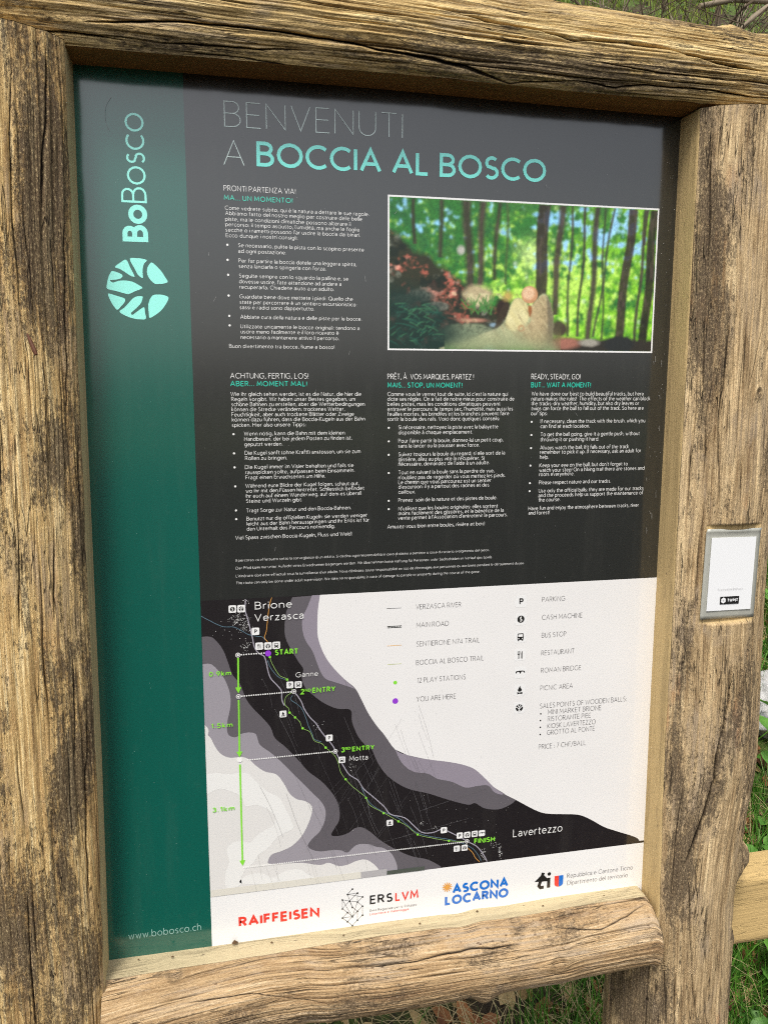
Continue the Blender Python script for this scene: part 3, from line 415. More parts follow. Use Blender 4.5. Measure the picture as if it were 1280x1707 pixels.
BM_CRACKS = [([(-0.1022,1.8466),(-0.0133,1.8528),(0.0619,1.8539),(0.1339,1.8506),(0.1898,1.8451),(0.2376,1.8432),(0.28,1.8378),(0.3269,1.829)],0.0017,0.008),([(0.2467,1.8901),(0.3122,1.8803),(0.3731,1.8756),(0.4009,1.8708),(0.4571,1.8731),(0.5113,1.8714),(0.5751,1.8617),(0.6366,1.8582)],0.002,0.009),([(0.4023,1.8341),(0.4556,1.8301),(0.4916,1.834),(0.5284,1.8336),(0.5748,1.8345),(0.6388,1.8315)],0.0016,0.007),([(-0.1775,1.8316),(-0.1242,1.8378),(-0.0644,1.8355)],0.0014,0.005),([(0.1897,1.8468),(0.2669,1.8385),(0.3337,1.8271),(0.4023,1.8341)],0.0013,0.004),([(-0.0141,1.83),(0.0555,1.8301),(0.1398,1.8239),(0.2153,1.8199)],0.0012,0.004),([(0.4297,1.8514),(0.5019,1.846),(0.6144,1.8457)],0.0012,0.004),([(-0.0422,1.8347),(0.0033,1.8363),(0.0556,1.8374),(0.1155,1.8401)],0.0014,0.004)]
SL_CRACKS = [([(0.1615,0.7967),(0.2412,0.7967),(0.3236,0.7984),(0.3748,0.797)],0.0011,0.004),([(0.4185,0.8062),(0.4845,0.7979),(0.5276,0.8042),(0.5651,0.8116)],0.001,0.003),([(0.3931,0.7561),(0.4551,0.7597),(0.5129,0.7556),(0.5687,0.7492)],0.0014,0.005),([(-0.0508,0.7876),(0.0318,0.785),(0.1319,0.7654)],0.001,0.002)]
RP_KNOTS = [(0.9895,0.6298,0.008),(1.555,0.6651,0.005),(1.4934,0.653,0.005)]
SL_KNOTS = [(0.1487,0.8147,0.008),(0.3744,0.8094,0.006),(0.4181,0.7743,0.009),(-0.0565,0.8096,0.008)]
LP_STAINS = [(1.7744,-0.14,0.1,0.02,0.5),(1.5942,-0.146,0.14,0.022,0.5),(1.6922,-0.1776,0.2,0.016,-0.7),(1.4318,-0.1665,0.1,0.02,0.35),(1.514,-0.1616,0.04,0.02,-0.5),(1.1315,-0.1871,0.08,0.02,-0.6),(1.1017,-0.1562,0.08,0.015,0.5),(0.9093,-0.1728,0.08,0.03,-0.2)]
RP_STAINS = [(1.6427,0.5888,0.14,0.022,0.6),(1.7806,0.5676,0.06,0.015,0.4),(1.6587,0.6389,0.12,0.02,-0.9),(1.7778,0.606,0.06,0.015,-0.6),(1.4184,0.5682,0.06,0.02,0.3),(1.3869,0.6477,0.08,0.02,-0.7),(1.0154,0.5802,0.05,0.015,0.5),(0.8457,0.5906,0.07,0.02,0.5),(0.8822,0.6214,0.04,0.014,-0.5),(0.6502,0.5568,0.06,0.04,0.8),(0.6973,0.636,0.06,0.03,-0.3)]
# ------------------------------------------------------------------ timbers
def timber(name, parent, mats, axis, side, s, cen, rad, ry, flat, depth, cracks=(), knots=(), bumps=(), stains=(), seed=0, rough=1.0, nrand=30, end_a=True, end_b=True, label=None, dens=150, cyc=None, mortise=None):
    """hewn round timber with one sawn flat. axis 'z' (post) or 'x' (lying). s: stations (m). cen/rad/flat/depth: arrays on s.
    c is the coordinate across the front (x for a post, z for a lying log); flat faces side*c."""
    n = len(s); S = s[:, None]
    cp = side*cen; fp = side*flat
    ca = np.clip((fp-cp)/rad, -1, 0.999); phi0 = np.arccos(ca)           # angle of the front corner
    if cyc is not None: depth = ry*np.sin(phi0)-cyc
    cy = -depth + ry*np.sin(phi0); yb = cy + ry*np.sin(phi0)
    k1 = 22; k2 = dens; k3 = 26
    a1 = np.linspace(0, 1, k1); a2 = np.linspace(0, 1, k2+1)[1:]; a3 = np.linspace(0, 1, k3+1)[1:]
    PH1 = phi0; PHm = np.full(n, math.radians(190)); PHe = 2*math.pi-phi0
    Cc = np.concatenate([np.repeat(fp[:, None], k1, 1), cp[:, None]+rad[:, None]*np.cos(PH1[:, None]+(PHm-PH1)[:, None]*a2), cp[:, None]+rad[:, None]*np.cos(PHm[:, None]+(PHe-PHm)[:, None]*a3)], 1)
    Y = np.concatenate([yb[:, None]+(-depth-yb)[:, None]*a1, cy[:, None]-ry[:, None]*np.sin(PH1[:, None]+(PHm-PH1)[:, None]*a2), cy[:, None]-ry[:, None]*np.sin(PHm[:, None]+(PHe-PHm)[:, None]*a3)], 1)
    m = Cc.shape[1]
    V = np.concatenate([np.zeros((n, 1)), np.cumsum(np.hypot(np.diff(Cc, axis=1), np.diff(Y, axis=1)), 1)], 1); V = V-V[:, k1-1:k1]
    Vc = V                                                              # distance from the arris
    Rm = float(np.mean(rad+ry)/2); PHI = np.concatenate([np.repeat(PH1[:, None], k1, 1), PH1[:, None]+(PHm-PH1)[:, None]*a2, PHm[:, None]+(PHe-PHm)[:, None]*a3], 1)
    V = Rm*PHI; V[:, :k1] += Vc[:, :k1]                                 # grain runs straight even where the flat ends in a notch
    sawn = np.zeros((n, m)); sawn[:, :k1] = np.clip((0.985-ca)/0.02, 0, 1)[:, None]
    # waney corner: the sawn face wanders a millimetre or two
    Ccw = Cc*side
    # outward normals in (c, y)
    dC = np.gradient(Ccw, axis=1); dY = np.gradient(Y, axis=1); L = np.hypot(dC, dY)+1e-9
    Nc, Ny = dY/L, -dC/L
    cc0 = (Ccw-cen[:, None]); sgn = np.sign((Nc*cc0+Ny*(Y-cy[:, None])).mean()); Nc *= sgn; Ny *= sgn
    Sg = np.repeat(S, m, 1)
    g = 1-0.93*sawn
    vv = V+0.006*(fbm(Sg*3, V*4, seed+1)-0.5)*2
    for (ks, kc, kr) in knots:
        r2 = ((Sg-ks)**2/(2.2*kr)**2+(Ccw-kc)**2/kr**2); vv = vv+np.sign(Ccw-kc)*kr*0.6*np.exp(-r2*1.2)*(Y < cy[:, None])
    d = 0.006*(fbm(Sg*5, V*9, seed+2, 3)-0.5)*rough
    d = d+0.0026*(fbm(Sg*3.5, vv*60, seed+3, 3)-0.5)*rough
    d = d+0.0026*(fbm(Sg*9, vv*230, seed+4, 2)-0.5)*rough
    d = d+0.0012*(fbm(Sg*80, vv*160, seed+5, 2)-0.5)*rough
    fb = fbm(Sg*10, vv*420, seed+6, 2); d = d+rough*(0.0020*(fb-0.5)-0.0050*np.clip(0.36-fb, 0, 1))
    crack = np.zeros((n, m)); stain = np.zeros((n, m)); rnd = random.Random(seed)
    front = (Y < cy[:, None]+0.01)
    for (pts, w, dep) in cracks:
        ps = np.array([p[0] for p in pts]); pc = np.array([p[1] for p in pts]); o = np.argsort(ps); ps, pc = ps[o], pc[o]
        w = w*0.5; dep = dep*0.75; c0 = np.interp(s, ps, pc)+0.0014*(fbm(s*30, s*0, seed+9)-0.5)*2
        tap = np.clip((s-ps[0])/0.03, 0, 1)*np.clip((ps[-1]-s)/0.03, 0, 1)
        ww = w*(0.45+1.1*fbm(s*18, s*0+2, seed+12))*(0.35+0.65*tap)
        pr = np.exp(-((Ccw-c0[:, None])/ww[:, None])**2)*tap[:, None]**0.5*front
        d = d-dep*pr; crack = np.maximum(crack, np.clip(pr*1.5-0.25, 0, 1))
    for _ in range(nrand):
        s0 = rnd.uniform(s[0], s[-1]); ln = rnd.uniform(0.03, 0.16); v0 = rnd.uniform(0.03, 0.30); w = rnd.uniform(0.0003, 0.0008)
        i0, i1 = np.searchsorted(s, [s0-ln, s0+ln])
        if i1-i0 < 4: continue
        ss = s[i0:i1]; t = (ss-s0)/ln; tap = np.clip(1-t*t, 0, 1)
        c0 = v0+0.004*(fbm(ss*9, ss*0+_, seed+20)-0.5)*2
        pr = np.exp(-((vv[i0:i1]-c0[:, None])/(w*(0.5+tap[:, None])))**2)*tap[:, None]*(1-sawn[i0:i1])
        d[i0:i1] -= 0.0025*pr; crack[i0:i1] = np.maximum(crack[i0:i1], np.clip(pr*1.2-0.3, 0, 0.9))
    for (bs, bc, rs, rc, amp) in bumps:
        d = d+amp*np.exp(-((Sg-bs)/rs)**2-((Ccw-bc)/rc)**2)*(Y < cy[:, None]+0.05)
    for (ks, kc, kr) in knots:
        r = np.sqrt(((Sg-ks)/1.3)**2+(Ccw-kc)**2)/kr
        msk = (Y < cy[:, None])
        d = d+msk*(0.0016*np.exp(-(r-1)**2*6)-0.0010*np.exp(-(r*1.6)**2)); crack = np.maximum(crack, msk*0.35*np.exp(-((r-0.7+0.2*(fb-0.5))*5)**2)); stain = stain+msk*0.35*np.exp(-r*r*0.5)
    for (ss, sc, rs, rc, amp) in stains:
        stain = stain+amp*np.exp(-((Sg-ss)/rs)**2-((Ccw-sc)/rc)**2)*front
    d = d*g*np.clip(1.0-0.0*sawn, 0, 1)
    # keep the arris between sawn and round face tight
    cr_edge = np.exp(-(Vc/0.006)**2)*np.clip((0.985-ca)/0.02, 0, 1)[:, None]; d = d*(1-0.75*cr_edge)+0.0018*(fbm(Sg*22, Vc*0, seed+31)-0.6)*cr_edge*2
    Cf = Ccw+Nc*d; Yf = Y+Ny*d
    if mortise:
        s0, s1, m0, m1, yp = mortise
        e1 = 0.002*(fbm(Sg*60, V*60, seed+40)-0.5); ins = (Sg > s0+e1)*(Sg < s1+e1)*(Ccw > m0+e1)*(Ccw < m1)*(Y < cy[:, None])
        cut = ins*(Yf < yp+0.0006); Yf = np.where(cut, yp+0.0006*(fbm(Sg*120, V*90, seed+41)-0.5), Yf); sawn = np.where(cut, 0.9, sawn); crack = np.where(cut, 0, crack)
    P = np.zeros((n, m, 3))
    if axis == 'z': P[..., 0] = Cf; P[..., 1] = Yf; P[..., 2] = Sg
    else: P[..., 0] = Sg; P[..., 1] = Yf; P[..., 2] = Cf
    verts = P.reshape(-1, 3)
    i = np.arange(n-1)[:, None]*m; j = np.arange(m)[None, :]; j2 = (j+1) % m
    F = np.stack([i+j, i+j2, i+m+j2, i+m+j], -1).reshape(-1, 4)
    # orientation
    e = P[n//2, (k1+k2//2)]; a = P[n//2, (k1+k2//2)+1]-e; b = P[n//2+1, (k1+k2//2)]-e
    nn = np.cross(a, b); outw = np.array([0, -1, 0])
    if nn@outw < 0: F = F[:, ::-1]
    me = mesh_np(name, verts, F, mats, smooth=True)
    uv = me.uv_layers.new(name='uv'); li = np.empty(len(me.loops), dtype=np.int32); me.loops.foreach_get('vertex_index', li)
    UV = np.stack([Sg.ravel(), vv.ravel()], -1)[li].copy()
    uv.data.foreach_set('uv', UV.astype(np.float32).ravel())
    for nm, arr in (('sawn', sawn), ('crack', crack), ('stain', stain)):
        at = me.attributes.new(nm, 'FLOAT', 'POINT'); at.data.foreach_set('value', arr.ravel().astype(np.float32))
    o = link(name, me, parent, label)
    for endk, flag in ((0, end_a), (n-1, end_b)):
        if not flag: continue
        # end grain: rings of quads shrinking to the heart, its own part
        ringp = P[endk]; cpt = ringp.mean(0); K = 14; vs = []
        for q in range(K+1):
            f = 1-q/K; rr = cpt+(ringp-cpt)*f
            sg = (1 if endk else -1)
            off = 0.0012*(1-q/K*0.3)*(vnoise(np.arange(m)*0.2, np.full(m, q*1.5), seed)-0.3) + (0.004*(1-f)**0.3 if q else 0)*0
            ax = 2 if axis == 'z' else 0
            rr = rr.copy(); rr[:, ax] += sg*(0.0006+off*(q > 0)); vs.append(rr)
        vs = np.array(vs); ii = np.arange(K)[:, None]*m
        F2 = np.stack([ii+j, ii+j2, ii+m+j2, ii+m+j], -1).reshape(-1, 4)
        a = vs[1, 1]-vs[1, 0]; b = vs[2, 0]-vs[1, 0]; nn = np.cross(a, b); ax = 2 if axis == 'z' else 0
        if nn[ax]*(1 if endk else -1) < 0: F2 = F2[:, ::-1]
        m2 = mesh_np('end_grain', vs.reshape(-1, 3), F2, [MAT['endgrain']], smooth=True)
        link('end_grain', m2, o)
    return o

MAT = {}
MAT['beam'] = wood_mat('weathered_beam', (0.58, 0.41, 0.175), (0.36, 0.24, 0.095), (0.13, 0.083, 0.038), 0.515, 0.60, 0.25, sawn=(0.32, 0.16, 0.055), seed=1, grey=(0.40, 0.31, 0.19), pale=(0.88, 0.69, 0.35))
MAT['post_l'] = wood_mat('weathered_post', (0.68, 0.47, 0.20), (0.45, 0.285, 0.115), (0.18, 0.11, 0.052), 0.485, 0.555, 0.3, sawn=(0.60, 0.47, 0.25), seed=2, grey=(0.50, 0.37, 0.22), pale=(0.95, 0.75, 0.41))
MAT['post_r'] = wood_mat('weathered_post_grey', (0.55, 0.40, 0.22), (0.36, 0.25, 0.13), (0.18, 0.11, 0.055), 0.50, 0.58, 0.55, sawn=(0.55, 0.40, 0.19), seed=3, grey=(0.40, 0.31, 0.21), pale=(0.80, 0.61, 0.35))
MAT['sill'] = wood_mat('weathered_log', (0.50, 0.345, 0.185), (0.34, 0.22, 0.11), (0.17, 0.10, 0.05), 0.515, 0.61, 0.8, sawn=(0.47, 0.39, 0.24), seed=4, grey=(0.44, 0.35, 0.25), pale=(0.68, 0.52, 0.33), speck=0.8, checks=0.8)
MAT['endgrain'] = plain('end_grain', (0.46, 0.36, 0.22), 0.9, 0.2, var=0.4, vs=60)

def tl(pts): return np.array([p[0] for p in pts])/1000.0, np.array([p[1] for p in pts])/1000.0
ZC = 1.5
frame = empty('timber_frame', (0.22, 0.0, 0.0), 'weathered round-log frame around the information panel', 'frame')
def under(o): o.location = (-0.22, 0, 0)   # meshes are written in place; the frame's base is at its middle
# left post
s = np.unique(np.concatenate([np.linspace(0.0, 0.62, 60), np.arange(0.62, ZC+0.332, 0.0024)]))
zz = (s-ZC)
flat = np.interp(zz, [-0.73, -0.43, -0.10, 0.2, 0.33], [-0.136, -0.131, -0.128, -0.125, -0.123])
cen = np.full(len(s), -0.222); rad = 0.106+0.004*np.sin(s*4); ry = np.full(len(s), 0.082)
o = timber('post', frame, [MAT['post_l']], 'z', +1, s, cen, rad, ry, flat, np.interp(zz, [-0.7, 0.33], [0.047, 0.050]), cracks=LP_CRACKS, knots=[], bumps=[], stains=LP_STAINS, seed=3, rough=0.9, nrand=80, end_a=False, dens=390); under(o)
# right post
s = np.unique(np.concatenate([np.linspace(0.0, 0.56, 60), np.arange(0.56, ZC+0.322, 0.0024)])); zz = s-ZC
sil = np.interp(zz, [-1.5, -0.95, -0.85, -0.75, -0.70, -0.66, -0.61, -0.555, -0.51, -0.41, -0.295, -0.17, 0.33], [0.760, 0.748, 0.745, 0.744, 0.739, 0.745, 0.750, 0.757, 0.767, 0.764, 0.757, 0.756, 0.765])
sil = np.convolve(np.pad(sil, 12, 'edge'), np.ones(25)/25, 'valid')
sil = sil*0.990; left = 0.523; cen = (sil+left)/2; rad = (sil-left)/2*0.79
up_ = np.interp(zz, [-1.5, -0.778, -0.702, 0.33], [0, 0, 1, 1]); flat = (cen-rad*0.9995)*(1-up_)+np.interp(zz, [-0.72, -0.40, 0.33], [0.573, 0.571, 0.571])*up_
depth = np.interp(zz, [-1.5, -0.745, -0.72, -0.65, -0.3, 0.33], [0.02, 0.02, 0.048, 0.048, 0.034, 0.042])
ryr = np.full(len(s), 0.086)
# keep the body centred where the notch ends
o = timber('post', frame, [MAT['post_r']], 'z', -1, s, cen, rad, ryr, flat, depth, cracks=RP_CRACKS, knots=[(0.1785+0.83, 0.6895, 0.007)] if False else RP_KNOTS,
    bumps=[(ZC-0.652, 0.722, 0.018, 0.022, 0.024), (ZC-0.645, 0.735, 0.010, 0.010, 0.006), (ZC-0.700, 0.720, 0.018, 0.015, -0.016), (ZC-0.745, 0.706, 0.020, 0.010, -0.010), (ZC-0.768, 0.712, 0.012, 0.014, 0.007)],
    stains=RP_STAINS+[(ZC-0.705, 0.716, 0.022, 0.016, 1.6), (ZC-0.745, 0.706, 0.022, 0.014, 1.2)], seed=8, rough=0.8, nrand=70, end_a=False, dens=390, cyc=np.full(len(s), 0.017), mortise=(ZC-0.2935, ZC-0.1685, 0.5935, 0.6765, -0.0610)); under(o)
# top beam
s = np.arange(-0.55, 1.05, 0.0024); 
flat = ZC+np.interp(s, [-0.3, -0.12, 0.2, 0.57, 1.0], [0.329, 0.328, 0.3275, 0.3225, 0.318])
cen = ZC+np.interp(s, [-0.3, 0.0, 0.335, 0.65, 1.0], [0.385, 0.380, 0.367, 0.360, 0.357]); rad = (cen-flat)+np.interp(s, [-0.3, 0.35, 0.65, 1], [0.026, 0.024, 0.024, 0.024])
ryb = np.full(len(s), 0.076)
o = timber('beam', frame, [MAT['beam']], 'x', -1, s, cen, rad, ryb, flat, np.full(len(s), 0.047), cracks=BM_CRACKS, knots=[], bumps=[(0.615, ZC+0.425, 0.012, 0.02, 0.005)], stains=[(0.6, ZC+0.342, 0.30, 0.016, 0.5), (0.1, ZC+0.340, 0.3, 0.012, 0.3), (0.2, ZC+0.385, 0.3, 0.02, -0.5)], seed=21, rough=1.15, nrand=120, end_a=True, end_b=True, dens=390); under(o)
# sill log
s = np.concatenate([np.arange(-0.138, 0.560, 0.0022), 0.560+0.008*np.sin(np.linspace(0.1, math.pi/2, 8))])
cen = ZC+np.interp(s, [-0.14, 0.1, 0.57], [-0.750, -0.737, -0.735]); rad = np.interp(s, [-0.14, 0.05, 0.12, 0.29, 0.305, 0.325, 0.37, 0.45, 0.57], [0.066, 0.060, 0.053, 0.050, 0.047, 0.052, 0.050, 0.053, 0.055])
rad = np.convolve(np.pad(rad, 5, 'edge'), np.ones(11)/11, 'valid'); e = np.clip((s-0.560)/0.008, 0, 1); rad = rad-0.006*e**2
flat = ZC+np.interp(s, [-0.138, 0.0, 0.57], [-0.6885, -0.689, -0.6855]); flat = np.minimum(flat, cen+rad-0.003)
ryl = np.full(len(s), 0.078)-0.006*e**2
o = timber('sill_log', frame, [MAT['sill']], 'x', +1, s, cen, rad, ryl, flat, np.interp(s, [-0.14, 0.2, 0.57], [0.034, 0.026, 0.024]), cracks=SL_CRACKS, knots=SL_KNOTS, bumps=[(0.325, ZC-0.775, 0.012, 0.02, 0.008)], stains=[], seed=33, rough=0.65, nrand=60, dens=330); under(o)
# rusty nail heads and splinters in the left post
m_rust = plain('rusty_iron', (0.10, 0.035, 0.015), 0.7, 0.4, var=0.4, vs=300)
v, f = [], []
p0 = Vector((-0.1655, -0.092, ZC+0.050)); p1 = Vector((-0.1575, -0.098, ZC+0.030))
ax = (p1-p0).normalized(); u1 = ax.orthogonal().normalized(); u2 = ax.cross(u1)
for t, r in ((0, 0.0008), (0.3, 0.0017), (0.6, 0.0020), (0.82, 0.0022), (1.0, 0.0016)):
    for k in range(9): a = k/9*6.283; v.append(p0.lerp(p1, t)+(u1*math.cos(a)+u2*math.sin(a))*r)
for i in range(4):
    for k in range(9): f.append((i*9+k, i*9+(k+1) % 9, (i+1)*9+(k+1) % 9, (i+1)*9+k))
f.append(tuple(range(8, -1, -1))); f.append(tuple(36+k for k in range(9)))
me = bpy.data.meshes.new('nail'); me.from_pydata([tuple(q) for q in v], [], f); me.materials.append(m_rust); nl = link('nail', me, frame); under(nl)
# ------------------------------------------------------------------ the information panel
BX, BZ = -0.1425, 0.797
board = empty('information_panel', (BX, 0.0, BZ), 'dark grey and teal hiking trail panel with map, set inside the log frame', 'sign')
K = {
 'DARK': print_mat('graphite_print', (0.017, 0.019, 0.018)), 'TEAL': print_mat('teal_print', (0.0, 0.095, 0.070)),
 'W': print_mat('white_ink', (0.86, 0.86, 0.84)), 'P': print_mat('pale_ink', (0.60, 0.74, 0.70)), 'P2': print_mat('pale_teal_ink', (0.30, 0.50, 0.45)),
 'T2': print_mat('aqua_ink', (0.18, 0.86, 0.75)), 'EM': print_mat('light_aqua_ink', (0.30, 0.92, 0.80)), 'T': print_mat('teal_ink', (0.02, 0.52, 0.38)),
 'WHITE': print_mat('white_print', (0.82, 0.82, 0.815)), 'OFF': print_mat('off_white_print', (0.80, 0.79, 0.78)), 'BLACK': print_mat('black_print', (0.012, 0.010, 0.012)),
 'DG': print_mat('dark_mauve_print', (0.118, 0.108, 0.122)), 'MG': print_mat('mid_mauve_print', (0.32, 0.30, 0.335)), 'MG2': print_mat('mid_mauve_print_right', (0.28, 0.25, 0.30)),
 'LG': print_mat('pale_grey_print', (0.72, 0.71, 0.69)), 'LG2': print_mat('paler_grey_print', (0.79, 0.79, 0.77)), 'G': print_mat('lime_ink', (0.24, 0.72, 0.05)),
 'K': print_mat('black_ink', (0.012, 0.012, 0.012)), 'K2': print_mat('grey_ink', (0.085, 0.08, 0.085)), 'RED': print_mat('red_ink', (0.80, 0.055, 0.035)), 'BLU': print_mat('blue_ink', (0.008, 0.16, 0.60)),
 'OR': print_mat('orange_ink', (0.75, 0.36, 0.08)), 'OR2': print_mat('pale_orange_ink', (0.78, 0.50, 0.22)), 'OL': print_mat('pale_olive_ink', (0.55, 0.60, 0.28)), 'PU': print_mat('purple_ink', (0.30, 0.05, 0.62)),
 'RIV': print_mat('river_ink', (0.10, 0.17, 0.22)), 'ROAD': print_mat('road_ink', (0.36, 0.34, 0.40)), 'TR': print_mat('trail_ink', (0.30, 0.50, 0.14)), 'AGE': print_mat('yellowed_film', (0.69, 0.67, 0.60)), 'AGED': print_mat('yellowed_film_dark', (0.075, 0.09, 0.075)), 'AGEM': print_mat('yellowed_film_grey', (0.42, 0.41, 0.42)),
 'SCR': print_mat('scratch', (0.15, 0.145, 0.155)), 'SCRL': print_mat('scratch_light', (0.45, 0.45, 0.44)), 'SCRD': print_mat('scratch_dark', (0.42, 0.42, 0.40)),
}
# backing slab
def boxmesh(name, x0, y0, z0, x1, y1, z1, mat):
    v = [(x0,y0,z0),(x1,y0,z0),(x1,y1,z0),(x0,y1,z0),(x0,y0,z1),(x1,y0,z1),(x1,y1,z1),(x0,y1,z1)]
    f = [(0,3,2,1),(4,5,6,7),(0,1,5,4),(1,2,6,5),(2,3,7,6),(3,0,4,7)]
    me = bpy.data.meshes.new(name); me.from_pydata(v, [], f); me.materials.append(mat); return me
PW, PH = 0.716, 1.034
link('backing_board', boxmesh('backing_board', 0.0, 0.0, 0.002, PW, 0.010, PH, K['DARK']), board)
p = Print(); p.rect(0.2, 2.2, STRIPE_X, PH*1000-0.2, K['TEAL'], 0)
stripe = p.build('teal_stripe', board, 'deep teal vertical stripe down the left side')
p = Print()
for q in EMBLEM: p.poly(spline(q, 4, True), K['EM'], 2)
p.build('emblem', stripe, 'round aqua tree emblem')
p = Print()
for t, x, z, w, cap, wt in WORDMARK[:2]: p.text(t, x, z, w, cap, wt, K['EM'], 2, vertical=True, small=WORDMARK[2], track=0.12+wt*0.8)
p.build('wordmark', stripe, 'aqua lettering running up the stripe')
p = Print(); t = WEB; p.text(t[0], t[1], t[2], t[3], t[4], t[5], K[t[6]], 2); p.build('web_address', stripe)
# headings and text blocks
def put(p, t, layer=2, track=None): p.text(t[0], t[1], t[2], t[3], t[4], t[5], K[t[6]], layer, track=track)
p = Print(); put(p, HEAD[0], track=0.22); put(p, HEAD[1]); put(p, HEAD[2], track=0.24)
p.build('heading', board, 'large welcome heading in thin pale and bold aqua capitals')
for key, lab in (('it', 'Italian instructions'), ('de', 'German instructions'), ('fr', 'French instructions'), ('en', 'English instructions')):
    b = BLOCKS[key]; p = Print()
    for t in b['body']: put(p, t)
    blk = p.build('text_block', board, lab+' in small white lettering')
    p = Print(); put(p, b['head'][0]); p.build('title', blk)
    p = Print(); put(p, b['head'][1]); p.build('subtitle', blk, 'bold teal capitals')
    p = Print()
    for x, z in b['dots']: p.disc(x, z, 1.25, K['W'], 2, 10)
    tag(p.build('bullet_points', blk), kind='stuff')
p = Print()
for t in NOTE: put(p, t)
p.build('safety_note', board, 'four lines of tiny white print')

# forest photograph: painted on a fine grid, flat print
def forest(W, H):
    x, y = np.meshgrid(np.linspace(0, 1, W), np.linspace(0, 1, H)); asp = 1.93   # y up
    ramp = lambda v, a, b: np.clip((v-a)/(b-a), 0, 1)
    X2 = x*asp
    base = np.zeros((H, W, 3)); 
    def lay(col, m): 
        nonlocal base
        base = base*(1-m[..., None])+np.array(col)*m[..., None]
    lay((0.05, 0.24, 0.05), np.ones_like(x))
    n1 = fbm(X2*9, y*9, 1, 4); n2 = fbm(X2*22, y*22, 2, 3); n3 = fbm(X2*45, y*40, 3, 3)
    lay((0.28, 0.62, 0.05), ramp(n1*0.6+n2*0.4+0.25*(x-0.5), 0.44, 0.60))
    lay((0.58, 0.88, 0.18), ramp(n2*0.5+n3*0.5+0.25*np.exp(-((x-0.62)/0.28)**2-((y-0.45)/0.3)**2), 0.60, 0.75))
    lay((0.03, 0.17, 0.06), ramp(n1+0.35*(y-0.55)+0.25*(0.35-x), 0.56, 0.74)*0.8)
    lay((0.72, 0.92, 0.40), 0.8*np.exp(-((x-0.52)/0.05)**2-((y-0.66)/0.09)**2))
    lay((0.40, 0.72, 0.98), ramp(n2+0.30*np.exp(-((x-0.80)/0.17)**2-((y-0.84)/0.15)**2), 0.70, 0.80)*(y > 0.5))
    lay((0.35, 0.70, 0.95), ramp(n2+0.25*np.exp(-((x-0.60)/0.07)**2-((y-0.93)/0.09)**2), 0.66, 0.78)*(y > 0.75))
    rr = np.random.default_rng(5)
    for _ in range(260):                                     # bokeh discs
        cx, cy, r = rr.uniform(0.3, 1.0), rr.uniform(0.12, 1.0), rr.uniform(0.008, 0.022)
        c = [(0.55, 0.85, 0.15), (0.75, 0.95, 0.40), (0.25, 0.6, 0.08), (0.85, 0.97, 0.85), (0.10, 0.38, 0.08)][rr.integers(0, 5)]
        if y.shape and cy > 0.68 and cx > 0.62 and rr.random() < 0.5: c = (0.45, 0.75, 0.98)
        lay(c, 0.42*ramp(r-np.hypot((x-cx)*asp, y-cy), 0, 0.008))
    for _ in range(3): base = 0.4*base+0.15*(np.roll(base, 1, 0)+np.roll(base, -1, 0)+np.roll(base, 1, 1)+np.roll(base, -1, 1))
    base = base*(0.72+0.56*fbm(X2*70, y*70, 15, 2)[..., None])
    def trunk(x0, x1, w, y0=0.0, col=(0.055, 0.035, 0.03), top=1.0, soft=0.008):
        xc = x0+(x1-x0)*y+0.004*np.sin(y*9+x0*30)
        m = ramp(w/2-abs(x-xc), -soft/2, soft/2)*(y > y0)*(y < top)
        lay(col, m*0.93); lay((0.16, 0.12, 0.10), m*0.5*ramp(fbm(X2*60, y*14, 7, 3), 0.5, 0.7))
    trunk(0.30, 0.275, 0.030, 0.42, (0.07, 0.06, 0.04), soft=0.016); trunk(0.315, 0.335, 0.022, 0.44, (0.09, 0.07, 0.05), soft=0.014); trunk(0.365, 0.392, 0.014, 0.48, (0.06, 0.06, 0.03), soft=0.012)
    trunk(0.43, 0.42, 0.008, 0.45, (0.1, 0.16, 0.05), soft=0.01)
    trunk(0.10, 0.085, 0.012, 0.70, (0.05, 0.05, 0.03)); trunk(0.19, 0.18, 0.014, 0.62, (0.06, 0.06, 0.035), soft=0.012); trunk(0.66, 0.668, 0.009, 0.10, (0.07, 0.09, 0.05)); trunk(0.70, 0.72, 0.010, 0.10, (0.06, 0.06, 0.04)); trunk(0.80, 0.79, 0.007, 0.08, (0.06, 0.07, 0.04)); trunk(0.545, 0.562, 0.044, 0.30); trunk(0.60, 0.628, 0.024, 0.25, (0.08, 0.06, 0.045), soft=0.012); trunk(0.745, 0.765, 0.022, 0.08, (0.075, 0.06, 0.05), soft=0.012)
    trunk(0.76, 0.83, 0.008, 0.10, (0.06, 0.08, 0.05)); trunk(0.86, 0.905, 0.034, 0.06); trunk(0.93, 0.955, 0.012, 0.05, (0.07, 0.07, 0.05)); trunk(0.965, 0.99, 0.034, 0.0, (0.03, 0.02, 0.018)); trunk(0.905, 0.965, 0.010, 0.75)
    # slope with stones and red leaves
    edge = 0.80-1.25*(x)+0.05*(fbm(X2*8, y*0, 9, 3)-0.5)*4*0.5
    sl = ramp(np.maximum(edge, 0.36-0.1*x-0.25*ramp(x, 0.3, 0.55)-0.0*x)-y+0.02*(n2-0.5), 0, 0.05)*(x < 0.56)
    lay((0.05, 0.055, 0.03), sl)
    sx = fbm(X2*14, y*18, 21, 4); s2 = fbm(X2*40, y*45, 22, 3)
    lay((0.52, 0.17, 0.12), sl*ramp(sx+0.35*np.exp(-(((x-0.20)/0.13)**2+((y-0.36)/0.17)**2)), 0.62, 0.78)*ramp(s2, 0.3, 0.6))
    lay((0.80, 0.42, 0.33), sl*0.8*ramp(sx+0.3*np.exp(-(((x-0.17)/0.07)**2+((y-0.40)/0.08)**2)), 0.72, 0.84))
